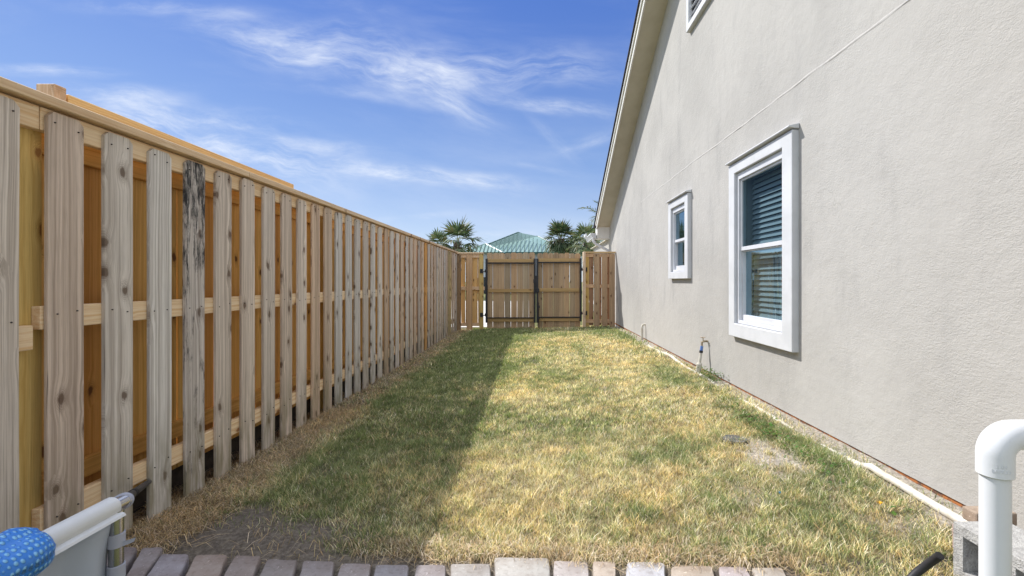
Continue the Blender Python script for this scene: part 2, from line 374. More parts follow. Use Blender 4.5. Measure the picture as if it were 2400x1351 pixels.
def edge_y(x):   # where the lawn stops against the pavers
    return 1.835+(-.10*x)+.05*(fbm(x, x*0, 3.1, 8)-.5)+sstep(-x, .75, 1.4)*.16+sstep(x, .95, 1.1)*(-.5)
def greenness(x, y):
    g = fbm(x, y, 1.3, 21, 3)*.38+fbm(x, y, 5., 22, 4)*.42+fbm(x, y, 17, 23, 2)*.30
    # fence strip greener, pushed further to darken its shade; open middle is straw dry
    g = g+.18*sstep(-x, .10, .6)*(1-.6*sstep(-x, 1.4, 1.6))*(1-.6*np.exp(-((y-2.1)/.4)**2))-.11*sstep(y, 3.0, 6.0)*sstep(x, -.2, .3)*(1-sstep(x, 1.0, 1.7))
    g = g+.22*np.exp(-(((x-1.45)/.34)**2+((y-5.1)/.7)**2))+.12*np.exp(-(((x-1.62)/.12)**2+((y-3.2)/1.2)**2))-.05*sstep(x, .6, 1.2)*(1-sstep(y, 6, 7))
    g = g+.22*np.exp(-(((x-1.75)/.15)**2+((y-8.3)/.9)**2))
    g = g+.10*sstep(y, 7.5, 9.5)-.10*np.exp(-(((x+.2)/.7)**2+((y-2.5)/.5)**2))
    g = g+.10*np.exp(-(((x-.95)/.35)**2+((y-3.1)/.5)**2))+.09*np.exp(-(((x-.15)/.25)**2+((y-6.)/2.)**2))
    return g
def bare(x, y):   # 0..1 bare soil
    b = np.exp(-(((x-1.38+(y-2.7)*.1)/.17)**2+((y-2.72)/.33)**2))*1.5*sstep(fbm(x, y, 9, 81, 3), .3, .62)
    b = b+1.3*np.exp(-(((x+1.15)/.36)**2+((y-2.06)/.15)**2))+1.2*sstep(-x, 1.15, 1.45)*(1-sstep(y, 2.15, 2.5))*(.4+1.1*sstep(fbm(x, y, 8, 91, 3), .35, .6))
    b = b+.85*sstep(-x-.12*(fbm(y, y*0, 2.6, 5, 3)-.5), 1.53, 1.70)+.9*sstep(x, 1.70, 1.80)*(1-.5*np.exp(-((y-5.)/1.1)**2))
    b = b+.9*sstep(edge_y(x)+.02-y, 0, .06)
    b = b+.55*sstep(fbm(x, y, 2.6, 31, 3), .68, .80)
    b = b+.7*np.exp(-(((x-1.6)/.16)**2+((y-1.95)/.1)**2))
    return np.clip(b, 0, 1)
def axis(lo, a, b_, hi, step, grow=1.35):
    c = list(np.arange(a, b_+1e-6, step)); l = []; d = step; v = a
    while v > lo: d *= grow; v -= d; l.append(v)
    r = []; d = step; v = b_
    while v < hi: d *= grow; v += d; r.append(v)
    return np.array(l[::-1]+c+r)
xs = axis(-350, -2.1, 2.1, 350, .035); ys = axis(-200, 1.4, 11.4, 700, .04)
GX, GY = np.meshgrid(xs, ys); GZ = gz(GX, GY)
nx, ny = len(xs), len(ys)
V = np.stack([GX, GY, GZ], -1).reshape(-1, 3)
idx = np.arange(nx*ny).reshape(ny, nx)
F = np.stack([idx[:-1, :-1], idx[:-1, 1:], idx[1:, 1:], idx[1:, :-1]], -1).reshape(-1, 4)
def fast_mesh(name, V, F, mtl, col=None, smooth=False):
    me = bpy.data.meshes.new(name); k = F.shape[1]
    me.vertices.add(len(V)); me.vertices.foreach_set('co', V.astype(np.float32).ravel())
    me.loops.add(F.size); me.loops.foreach_set('vertex_index', F.astype(np.int32).ravel())
    me.polygons.add(len(F)); me.polygons.foreach_set('loop_start', np.arange(0, F.size, k, dtype=np.int32))
    if smooth: me.polygons.foreach_set('use_smooth', np.ones(len(F), dtype=bool))
    me.update(calc_edges=True); me.materials.append(mtl)
    if col is not None:
        a = me.color_attributes.new('gcol', 'FLOAT_COLOR', 'POINT'); c4 = np.ones((len(V), 4), dtype=np.float32); c4[:, :3] = col; a.data.foreach_set('color', c4.ravel())
    o = bpy.data.objects.new(name, me); COL.objects.link(o); return o
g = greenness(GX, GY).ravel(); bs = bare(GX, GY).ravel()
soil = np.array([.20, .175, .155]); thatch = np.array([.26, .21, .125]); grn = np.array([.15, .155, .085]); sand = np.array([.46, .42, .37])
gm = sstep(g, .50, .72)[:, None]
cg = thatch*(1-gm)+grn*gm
inyard = ((np.abs(GX) < 2.05) & (GY > 1.2) & (GY < 11.5)).ravel()
sd_ = soil*(1-sstep(GX.ravel(), -.2, .8)[:, None])+sand*sstep(GX.ravel(), -.2, .8)[:, None]
cg = cg*(1-bs[:, None])+sd_*bs[:, None]
cg[~inyard] = np.array([.16, .17, .07])
cg[(GY < 1.75).ravel() & inyard] = soil*.75
tag(fast_mesh('ground', V, F, M['ground'], cg, True), 'sandy lawn ground running on past the gate to the horizon', None, None, 'structure')
# driveway beyond the gate
dv = MB().box(-6, 6, 11.35, 27, -.05, .012).build('driveway', M['drive']); tag(dv, 'pale concrete driveway beyond the gate', None, None, 'structure')

# ------------------------------------------------------------ grass
GREENS = np.array([[.22, .265, .11], [.28, .31, .15], [.165, .21, .085], [.31, .33, .20]])
STRAWS = np.array([[.76, .65, .42], [.82, .74, .54], [.68, .53, .32], [.84, .79, .68], [.54, .49, .31], [.36, .31, .21]])
def blades(n, x0, x1, y0, y1, hmin, hmax, wd, lean=.8, dens=None, allstraw=False, flat=False):
    x = rng.uniform(x0, x1, n); y = rng.uniform(y0, y1, n)
    keep = rng.uniform(0, 1, n) > (bare(x, y)*.93 if dens is None else dens(x, y))
    keep &= (y > edge_y(x)-(.03 if not flat else .35)) 
    x, y = x[keep], y[keep]; n = len(x)
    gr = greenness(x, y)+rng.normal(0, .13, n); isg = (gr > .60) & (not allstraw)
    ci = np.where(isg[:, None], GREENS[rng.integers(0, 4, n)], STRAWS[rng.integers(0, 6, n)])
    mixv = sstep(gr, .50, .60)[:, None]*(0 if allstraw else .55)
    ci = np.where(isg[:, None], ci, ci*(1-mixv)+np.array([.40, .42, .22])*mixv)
    ci = ci*rng.uniform(.66, 1.26, (n, 1))*(1.02+.46*sstep(fbm(x, y, 19, 61, 3), .28, .75))[:, None]
    gold = sstep(fbm(x, y, 3.1, 71, 4), .44, .68)[:, None]; ci = np.where(isg[:, None], ci, ci*(1-gold*np.array([.0, .06, .15])))
    if flat: ci = ci*np.array([.76, .68, .66])
    h = rng.uniform(hmin, hmax, n)*(.6+.85*sstep(fbm(x, y, 19, 61, 3), .2, .8)); h = np.where(isg, h*1.12, h)
    an = rng.uniform(0, 2*np.pi, n)+2.2*fbm(x, y, 3, 44, 2); le = rng.uniform(.2, lean, n)*h*1.3
    if flat: le = h*1.0; h = rng.uniform(.004, .03, n)
    z = gz(x, y)-.004
    lx, ly = np.cos(an)*le, np.sin(an)*le
    fa = rng.uniform(0, 2*np.pi, n); wx, wy = np.cos(fa)*wd*.5, np.sin(fa)*wd*.5
    wv = rng.uniform(.7, 1.3, n); wx *= wv; wy *= wv
    if flat: wx, wy = -np.sin(an)*wd*.5, np.cos(an)*wd*.5
    P = np.empty((n, 5, 3))
    P[:, 0] = np.stack([x-wx, y-wy, z], -1); P[:, 1] = np.stack([x+wx, y+wy, z], -1)
    mx_ = x+lx*.4; my_ = y+ly*.4; mz = z+h*.62
    if flat:
        bx = rng.normal(0, .12, n)*le; mx_ = x+lx*.5+bx*-np.sin(an); my_ = y+ly*.5+bx*np.cos(an); mz = z+h+.012
    P[:, 2] = np.stack([mx_+wx*.8, my_+wy*.8, mz], -1); P[:, 3] = np.stack([mx_-wx*.8, my_-wy*.8, mz], -1)
    P[:, 4] = np.stack([x+lx, y+ly, gz(x+lx, y+ly)+h if not flat else gz(x+lx, y+ly)+rng.uniform(0, .02, n)], -1)
    base = np.arange(n)[:, None]*5
    T = np.concatenate([base+np.array([0, 1, 2]), base+np.array([0, 2, 3]), base+np.array([3, 2, 4])], 0)
    C = np.repeat(ci, 5, 0).reshape(n, 5, 3); C[:, :2] *= .6  # shade low in the turf is put into the colour of the blade feet
    return P.reshape(-1, 3), T, C.reshape(-1, 3)
def join(parts):
    vo = 0; Vs, Fs, Cs = [], [], []
    for v, f, c in parts: Vs.append(v); Fs.append(f+vo); Cs.append(c); vo += len(v)
    return np.concatenate(Vs), np.concatenate(Fs), np.concatenate(Cs)
L = join([blades(165000, -1.84, 1.88, 1.55, 3.3, .012, .036, .0029, 1.0), blades(120000, -1.84, 1.88, 3.3, 6.0, .014, .036, .0054, .9),
          blades(80000, -1.84, 1.88, 6.0, 11.2, .018, .040, .010, .8)])
tag(fast_mesh('lawn_grass', *L[:2], M['blade'], L[2]), 'patchy green and straw coloured lawn between fence and house', None, None, 'stuff')
def thd(x, y): return 1-np.clip(1.0*sstep(-x-.12*(fbm(y, y*0, 2.6, 5, 3)-.5), 1.44, 1.66), 0, 1)
def thd2(x, y): return 1-np.clip(.9*np.exp(-((y-edge_y(x)-.02)/.05)**2)*sstep(x, -.9, -.5), 0, 1)
L = join([blades(22000, -1.98, -1.15, 1.9, 4.2, .04, .13, .0026, dens=thd, allstraw=True, flat=True), blades(14000, -1.98, -1.2, 4.2, 11., .04, .11, .0055, dens=thd, allstraw=True, flat=True),
          blades(24000, -.9, 1.2, 1.62, 2.2, .03, .10, .0022, dens=thd2, allstraw=True, flat=True), blades(15000, -1.3, 1.8, 1.85, 4.5, .03, .08, .0024, dens=lambda x, y: x*0+.45, allstraw=True, flat=True)])
tag(fast_mesh('dry_straw', *L[:2], M['blade'], L[2]), 'dry straw clippings lying along the fence foot and paver edge', None, None, 'stuff')

# ------------------------------------------------------------ picket helper
def picket(name, parent, mtl, x0, axis_, c0, c1, z0, z1, th=.017, ear=.022, color=None, nails=(), out=1, warp=.004):
    """board standing on end. axis_='Y': face towards +X at x0, spanning c0..c1 in Y. axis_='X': face towards -Y at y=x0."""
    mb = MB(); n = 7; w_ = c1-c0; cm = (c0+c1)/2
    bow = random.uniform(-warp, warp); tw = random.uniform(-warp, warp); cup = random.uniform(-.6, .6)*warp
    zs = [z0+(z1-ear-z0)*i/(n-1) for i in range(n)]+[z1]
    off = (random.uniform(0, 80), random.uniform(0, 80), random.uniform(0, 80)); vs = []; wc = []
    for i, z in enumerate(zs):
        t_ = (z-z0)/(z1-z0); hw = w_/2-(ear*.95 if i == n else 0)
        sh = bow*math.sin(math.pi*t_)*1.5
        for a, d in ((-hw, 0), (hw, 0), (hw, -th), (-hw, -th)):
            depth = d+tw*(a/w_)*(t_-.5)*2+cup*math.sin(t_*3)
            p = (x0+depth*out, cm+a+sh, z) if axis_ == 'Y' else (cm+a+sh, x0-depth*out, z)
            vs.append(p); wc.append((a+off[0], d+off[1], z+off[2]))
    fs = [(0, 1, 2, 3)]+[(i*4+k, i*4+(k+1) % 4, (i+1)*4+(k+1) % 4, (i+1)*4+k) for i in range(n) for k in range(4)]+[(n*4+3, n*4+2, n*4+1, n*4)]
    mb.add(vs, fs, wc)
    for z in nails:
        for sd2 in (-1, 1):
            a = sd2*(w_/2-.028)+random.uniform(-.006, .006); zz = z+random.uniform(-.016, .016); rr = .0034
            ring = []
            for k in range(6):
                ca, sa = rr*math.cos(k*1.0472), rr*math.sin(k*1.0472)
                ring.append((x0+.006*out, cm+a+ca, zz+sa) if axis_ == 'Y' else (cm+a+ca, x0-.006*out, zz+sa))
            ring2 = [(p[0]-(.01*out if axis_ == 'Y' else 0), p[1]+(.01*out if axis_ == 'X' else 0), p[2]) for p in ring]
            mb.add(ring+ring2, [tuple(range(6))]+[(k, (k+1) % 6, 6+(k+1) % 6, 6+k) for k in range(6)], None, 1)
    return mb.build(name, [mtl, M['nail']], parent, bevel=.0015, color=color)
def jit(c, a=.07):
    k = 1+random.uniform(-a, a); h_ = random.uniform(-a*.35, a*.35)
    return (c[0]*k*(1+h_), c[1]*k, c[2]*k*(1-h_), c[3] if len(c) > 3 else 1.)

# ------------------------------------------------------------ long side fence
fence = thing('wooden_fence', (-1.9, 6.2, -.03), 'long shadowbox timber fence with weathered grey dog eared pickets along the left', 'fence')
FZ = (.24, 1.015, 1.77)
for i in range(-1, 40):
    y0 = 1.747+.2295*i
    if y0+.138 > 10.86: break
    zt = 1.808+random.uniform(-.008, .006); col = (1, 1, 1, 1)
    if i == 3: col = (.86, .86, .88, .35)
    elif i in (9, 10): col = (.98, .88, .78, 1)
    elif i in (17, 20): col = (.95, .80, .66, 1)
    elif i == 26: col = (1.1, .62, .22, 1)
    elif i in (35, 36): col = (.85, .72, .42, .8)
    elif i == 0: col = (.96, .92, .90, 1)
    elif i > 20: col = (.98, .88, .78, 1) if i % 3 else (.9, .9, .9, .95)
    p = picket('picket', fence, M['grey_wood'], -1.87+random.uniform(-.002, .002), 'Y', y0+random.uniform(-.004, .004), y0+.138+random.uniform(-.004, .004),
               -.05+random.uniform(-.02, .01), zt, color=jit(tuple(a*b_ for a, b_ in zip(col, (1, .93, .87, 1))) if random.random() < .35 else col, .10), nails=FZ if i < 16 else ())
    if i == 3: p['label'] = 'picket blackened by mildew at the top'
    if i == 26: p['label'] = 'picket stained orange'
pY = [1.69+2.44*k for k in range(4)]
for y in pY:
    MB().box(-2.015, -1.9262, y, y+.089, -.3, 1.823).build('post', M['post_wood'], fence, bevel=.004)
bf = thing('board_fence', (-2.0, 6.2, 0), 'orange cedar board fence standing close behind the grey pickets', 'fence')
y = 1.0; k = 0
MB().box(-2.075, -2.040, .9, 10.85, -.3, .16).build('gap_shade_strip', noisy('gap_shade_dark', (.07, .055, .045), (.035, .03, .025), 20, .95), bf)  # added near-black strip standing in for the shade under the boards
while y < 10.8:
    wd_ = random.uniform(.136, .142); c = jit((1, 1, 1, 1), .16)
    if k % 5 == 2: c = (.85, .75, .7, 1)
    if not (y < pY[0]+.085 and y+wd_ > pY[0]) or True:
        picket('board', bf, M['back_wood'], -2.020, 'Y', y, y+wd_, .10, 1.80, color=c, warp=.002)
    y += wd_+random.choice((.002, .003, .007)); k += 1
for a, b_ in ((.9, 3.3), (3.3, 5.7), (5.7, 8.1), (8.1, 10.7)):
    for z0 in (1.665, .285):
        for (p, q) in ((a, b_),):
            MB().box(-2.017, -1.985, p+.002, q-.002, z0, z0+.085).build('rail', M['back_wood'], bf, bevel=.002, color=(.92, .9, .85, 1))
def rails(y0, y1, zs, cut=True):
    for z0 in zs:
        a = y0
        while a < y1:
            b_ = min(y1, a+2.44); MB().box(-1.9255, -1.8875, a+.001, b_-.001, z0, z0+.09).build('rail', M['rail_wood'], fence, bevel=.003, color=jit((1, 1, 1, 1), .05)); a = b_
rails(1.735, 10.86, [.965, .19])
rails(1.735, 10.86, [1.728])
MB().box(-1.9255, -1.8875, .9, 1.733, 1.728, 1.818).build('rail', M['rail_wood'], fence, bevel=.003)
MB().box(-1.9255, -1.8875, .9, 1.712, .893, .985).build('rail', M['rail_wood'], fence, bevel=.003)
MB().box(-1.9255, -1.8875, .9, 1.60, .13, .22).build('rail', M['rail_wood'], fence, bevel=.003)
a = .9
for b_ in (2.95, 6.35, 10.9):
    MB().box(-1.99, -1.852, a, b_-.003, 1.824, 1.861).build('cap_board', M['cap_wood'], fence, bevel=.003, color=jit((1, 1, 1, 1), .05)); a = b_
# nearer-than-frame picket that carries on to the left
for k in (1, 2, 3):
    picket('picket', fence, M['grey_wood'], -1.87, 'Y', 1.747-.2295*(k+1), 1.885-.2295*(k+1), -.05, 1.806)

# neighbour's taller rail behind the fence
nb = thing('timber_beam', (-2.16, 3.0, 0), 'taller timber beam and stub post standing behind the fence', 'timber beam')
MB().box(-2.235, -2.15, 2.035, 2.088, -.1, 2.035).build('post', M['cap_wood'], nb, bevel=.003, color=(.9, .85, .85, 1))
MB().box(-2.188, -2.15, 2.096, 4.05, 1.86, 2.012).build('beam', M['cap_wood'], nb, bevel=.003, color=(1.1, .98, .66, 1))
MB().tube([(-2.21, 2.020, 1.985), (-2.21, 2.036, 1.985)], .007, 8).build('bolt', M['steel'], nb)

# ------------------------------------------------------------ gate wall
YG = 10.9
def gx(px, Y=YG): return (px-1255)*Y/1067
def gzp(py, Y=YG): return EYE-(py-660)*Y/1067
lp = thing('fence_panel', (-1.5, YG, 0), 'short timber fence panel left of the gate with grey mildewed end board', 'fence panel', 'short fence panels beside the gate')
for (x0, x1, zt, col) in ((1068, 1081, 596.5, (.70, .66, .60, .72)), (1094.5, 1108, 596, (1.25, 1.15, 1.05, 1))):
    picket('picket', lp, M['gate_wood'], YG-.06, 'X', gx(x0), gx(x1), -.04, gzp(zt), color=col)
for (x0, x1) in ((1081, 1090.6), (1091.2, 1106), (1106.3, 1119.6), (1120.5, 1126)):
    picket('picket', lp, M['back_wood'], YG, 'X', gx(x0), gx(x1), .10, 1.80, color=jit((.9, 1.0, 1.3, 1), .1))
MB().box(gx(1124), gx(1133), YG-.055, YG+.035, -.3, gzp(596)).build('post', M['post_wood'], lp, bevel=.004, color=(.85, .85, .85, 1))
for a, b_ in ((596, 605), (672, 680.5), (757, 764.5)):
    MB().box(gx(1068), gx(1133 if a != 672 else 1136), YG-.042, YG-.004+(.0 if a == 596 else 0), gzp(b_), gzp(a)).build('rail', M['rail_wood'], lp, bevel=.003, color=(.88, .82, .8, 1))
MB().box(gx(1064), gx(1133), YG-.075, YG+.06, gzp(595.6), gzp(592.2)).build('cap_board', M['cap_wood'], lp, bevel=.003)
rp = thing('fence_panel', (1.5, YG, 0), 'short timber fence panel with three front pickets between the gate and the house', 'fence panel', 'short fence panels beside the gate')
for (x0, x1) in ((1391, 1404.2), (1409.5, 1422.8), (1427.3, 1440.6)):
    picket('picket', rp, M['gate_wood'], YG-.06, 'X', gx(x0), gx(x1), .02, gzp(595.4), color=jit((1.0, .94, .90, 1), .05))
for (x0, x1) in ((1380.5, 1390.5), (1400, 1409), (1419.5, 1428)):
    picket('picket', rp, M['gate_wood'], YG, 'X', gx(x0), gx(x1), .10, 1.80, color=jit((.75, .6, .55, 1), .1))
MB().box(gx(1371.5), gx(1380), YG-.03, YG+.055, -.3, gzp(596)).build('post', M['post_wood'], rp, bevel=.004, color=(.9, .85, .8, 1))
MB().box(gx(1366), gx(1371), YG-.16, YG+.06, .0, gzp(591)).build('end_board', M['gate_wood'], rp, bevel=.003, color=(1.5, 1.6, 1.8, 1))
for a, b_ in ((595.2, 603), (667, 675), (749, 757)):
    MB().box(gx(1372), gx(1440), YG-.042, YG-.004, gzp(b_), gzp(a)).build('rail', M['rail_wood'], rp, bevel=.003, color=(.85, .76, .72, 1))
MB().box(gx(1370.5), gx(1441.5), YG-.08, YG+.06, gzp(594.4), gzp(590.6)).build('cap_board', M['cap_wood'], rp, bevel=.003, color=(.8, .75, .6, 1))

def gate(label, xa, xb, ya_top, ybot, hinge, tilt, rod):
    t_ = thing('gate_leaf', ((gx(xa)+gx(xb))/2, YG+.02, .08), label, 'gate', 'pair of timber gate leaves')
    n = 8; wbd = (gx(xb)-gx(xa))/n
    for k in range(n):
        x0 = gx(xa)+k*wbd
        picket('board', t_, M['gate_wood'], YG+.02, 'X', x0+.0012, x0+wbd-.0012-random.choice((0, .001, .003)), gzp(ybot)+tilt*(k/n), gzp(ya_top)+random.uniform(-.01, .01),
               th=.016, ear=.026, color=jit((1.0, .97, .93, 1) if k % 3 else (.86, .90, .92, .97), .15), warp=.006)
    for a, b_ in ((607.5, 615.6), (677.5, 685.5), (746.5, 754.5)):
        MB().box(gx(xa)+.03, gx(xb)-.03, YG-.022, YG+.016, gzp(b_)+tilt*.5, gzp(a)+tilt*.5).build('rail', M['gate_wood'], t_, bevel=.003, color=(.98, .92, .66, 1))
    fr = MB()
    fr.box(gx(xa)-.028, gx(xa)+.022, YG-.06, YG-.024, gzp(756.5), gzp(606.8)); fr.box(gx(xb)-.024, gx(xb)+.024, YG-.06, YG-.024, gzp(756.5)+tilt, gzp(606.8)+tilt*.4)
    for a, b_ in ((616, 618.7), (744, 746.6)):
        q = Matrix.Translation((0, 0, 0)); fr.box(gx(xa)+.022, gx(xb)-.024, YG-.048, YG-.023, gzp(b_)+tilt*.5, gzp(a)+tilt*.5)
    fr.build('steel_frame', M['black_steel'], t_, bevel=.002)
    for zz in (636, 738):
        h_ = MB(); s2 = -1 if hinge < xa else 1; xe = gx(xa)-.03 if s2 < 0 else gx(xb)+.03
        h_.box(gx(hinge)-.035, gx(hinge)+.035, YG-.085, YG-.077, gzp(zz)-.05, gzp(zz)+.05) if s2 < 0 else h_.box(gx(hinge)-.035, gx(hinge)+.035, YG-.085, YG-.077, gzp(zz-4)-.05, gzp(zz-4)+.05)
        zz2 = gzp(zz if s2 < 0 else zz-4)
        h_.tube([(gx(hinge), YG-.085, zz2-.005), ((gx(hinge)+xe)/2, YG-.08, zz2-.015), (xe, YG-.06, zz2-.005)], .010, 8)
        h_.tube([(xe, YG-.06, zz2-.035), (xe, YG-.06, zz2+.035)], .016, 8); h_.build('hinge', M['black_steel'], t_)
    if rod:
        d = MB(); d.tube([(gx(1262.5), YG-.07, gzp(709)), (gx(1263), YG-.07, gzp(775))], .007, 8); d.box(gx(1260), gx(1265), YG-.078, YG-.06, gzp(722), gzp(716)); d.box(gx(1260), gx(1265), YG-.078, YG-.06, gzp(748), gzp(744)); d.build('drop_rod', M['black_steel'], t_)
        MB().box(gx(1258.5), gx(1264), YG-.085, YG-.058, gzp(686), gzp(676.5)).build('latch', M['black_steel'], t_, bevel=.003)
    else:
        l_ = MB(); l_.box(gx(1250), gx(1256), YG-.08, YG-.058, gzp(664), gzp(655)); l_.box(gx(1251), gx(1255.5), YG-.078, YG-.058, gzp(722), gzp(717)); l_.tube([(gx(1254.5), YG-.07, gzp(620)), (gx(1255), YG-.07, gzp(725))], .008, 8); l_.build('latch', M['black_steel'], t_, bevel=.003)
gate('left timber gate leaf in black steel frame hinged to the yellow post', 1141, 1253.5, 593, 770.5, 1129.5, 0, False)
gate('right timber gate leaf with drop rod hinged beside the house panel', 1259.5, 1360.5, 593.5, 769, 1372, .03, True)

# ------------------------------------------------------------ house
WX = 1.92
def rake(Y): return EYE+4.075+.517*(6.587-Y)
house = thing('stucco_house', (WX, 3, .1), 'pale stucco gable house wall with white framed windows on the right', 'house')
WB = EYE-1.0   # bottom of stucco
YE, YR = 11.78, 1.4; YB = 2*YR-YE
big = dict(y0=3.32, y1=4.41, z0=EYE-.52, z1=EYE+1.11); iy0, iy1, iz0, iz1 = 3.458, 4.285, EYE-.395, EYE+1.015
sm = dict(y0=5.60, y1=6.42, z0=EYE+.035, z1=EYE+1.09); sy0, sy1, sz0, sz1 = 5.72, 6.30, EYE+.125, EYE+1.0
vt = dict(y0=4.62, y1=5.65, z0=EYE+3.08, z1=EYE+4.0)
def zr(y): return rake(y) if y >= YR else rake(2*YR-y)
# wall as vertical strips around the openings, with depth
holes = [(iy0, iy1, iz0, iz1), (sy0, sy1, sz0, sz1), (vt['y0']+.08, vt['y1']-.08, vt['z0']+.08, vt['z1']-.08)]
cuts = sorted({YB, YR, YE, *[h[0] for h in holes], *[h[1] for h in holes]})
bm = bmesh.new()
for a, b_ in zip(cuts[:-1], cuts[1:]):
    hs = sorted([h for h in holes if h[0] <= a+1e-6 and h[1] >= b_-1e-6], key=lambda h: h[2])
    zc = [(WB, WB)]
    for h in hs: zc += [(h[2], h[2]), (h[3], h[3])]
    zc += [(zr(a), zr(b_))]
    for k in range(0, len(zc), 2):
        lo, hi = zc[k], zc[k+1]
        bm.faces.new([bm.verts.new((WX, a, lo[0])), bm.verts.new((WX, b_, lo[1])), bm.verts.new((WX, b_, hi[1])), bm.verts.new((WX, a, hi[0]))])
for h in holes:   # reveals
    a, b_, c, d = h
    for q in (((a, c), (a, d)), ((a, d), (b_, d)), ((b_, d), (b_, c)), ((b_, c), (a, c))):
        (p1, z1_), (p2, z2_) = q
        bm.faces.new([bm.verts.new((WX, p1, z1_)), bm.verts.new((WX, p2, z2_)), bm.verts.new((WX+.15, p2, z2_)), bm.verts.new((WX+.15, p1, z1_))])
for q in (((WX, YE, WB), (WX+9, YE, WB), (WX+9, YE, rake(YE)), (WX, YE, rake(YE))), ((WX, YB, WB), (WX+9, YB, WB), (WX+9, YB, zr(YB)), (WX, YB, zr(YB))),
          ((WX, YB, WB), (WX+.06, YB, WB), (WX+.06, YE, WB), (WX, YE, WB))):
    bm.faces.new([bm.verts.new(p) for p in q])
bmesh.ops.remove_doubles(bm, verts=bm.verts, dist=1e-4)
me = bpy.data.meshes.new('wall'); bm.to_mesh(me); bm.free(); me.materials.append(M['stucco'])
o = bpy.data.objects.new('wall', me); COL.objects.link(o); o.parent = house; o.location = -house.location
def hp(mb, name, m_, par=house, **k):
    """part of the house; a sub-part goes under par"""
    o = mb.build(name, m_, None, **k); o.parent = par
    base = house.location.copy()
    o.location = Vector(o.location)-base if par is house else Vector(o.location)
    return o
# control joint: low uneven ridge of stucco
mb = MB(); y = .2; prev = None; zj = EYE+1.447
pts = []
while y < 8.3:
    hgt = .0035*max(.08, .5+1.1*mnoise.noise((y*5, 0, 0)))*min(1, (8.3-y)/3.)+.0006; dz_ = .009*mnoise.noise((y*3, 5, 0))+.02*mnoise.noise((y*.8, 5, 3))
    pts.append((y, zj+dz_, abs(hgt), .010+.004*mnoise.noise((y*7, 2, 1)))); y += .05
vs = []; fs = []
for i, (y, z, h_, hw) in enumerate(pts):
    vs += [(WX, y, z-hw), (WX-h_, y, z-hw*.3), (WX-h_, y, z+hw*.4), (WX, y, z+hw)]
    if i:
        for k in range(3): fs.append(((i-1)*4+k, (i-1)*4+k+1, i*4+k+1, i*4+k))
mb.add(vs, fs); mj = noisy('joint_plaster', (.47, .455, .43), (.40, .385, .365), 30, .8); hp(mb, 'control_joint', mj)
# footing and rusty screed
mb = MB()
vs = []; fs = []; y = -2.; i = 0
while y < YE:
    a = .006*mnoise.noise((y*6, 1, 0)); b2 = .006*mnoise.noise((y*9, 7, 0))
    vs += [(WX+.012+a*.3, y, WB+.004), (WX+.005+b2*.5, y, WB-.018), (WX+.002+a*.5, y, WB-.030), (WX+.010, y, WB-.038+b2*1.5)]
    if i:
        for k in range(3): fs.append(((i-1)*4+k, (i-1)*4+k+1, i*4+k+1, i*4+k))
    i += 1; y += .04
mb.add(vs, fs); hp(mb, 'rusty_screed', M['rust'])
mb = MB(); vs = []; fs = []; y = -2.; i = 0
while y < YE:
    a = .012*mnoise.noise((y*4, 3, 0)); vs += [(WX+.016, y, WB-.036), (WX-.005+a*.5, y, WB-.052+a*.5), (WX-.012+a, y, WB-.3)]
    if i:
        for k in range(2): fs.append(((i-1)*3+k, (i-1)*3+k+1, i*3+k+1, i*3+k))
    i += 1; y += .05
mb.add(vs, fs); hp(mb, 'footing', M['concrete'])

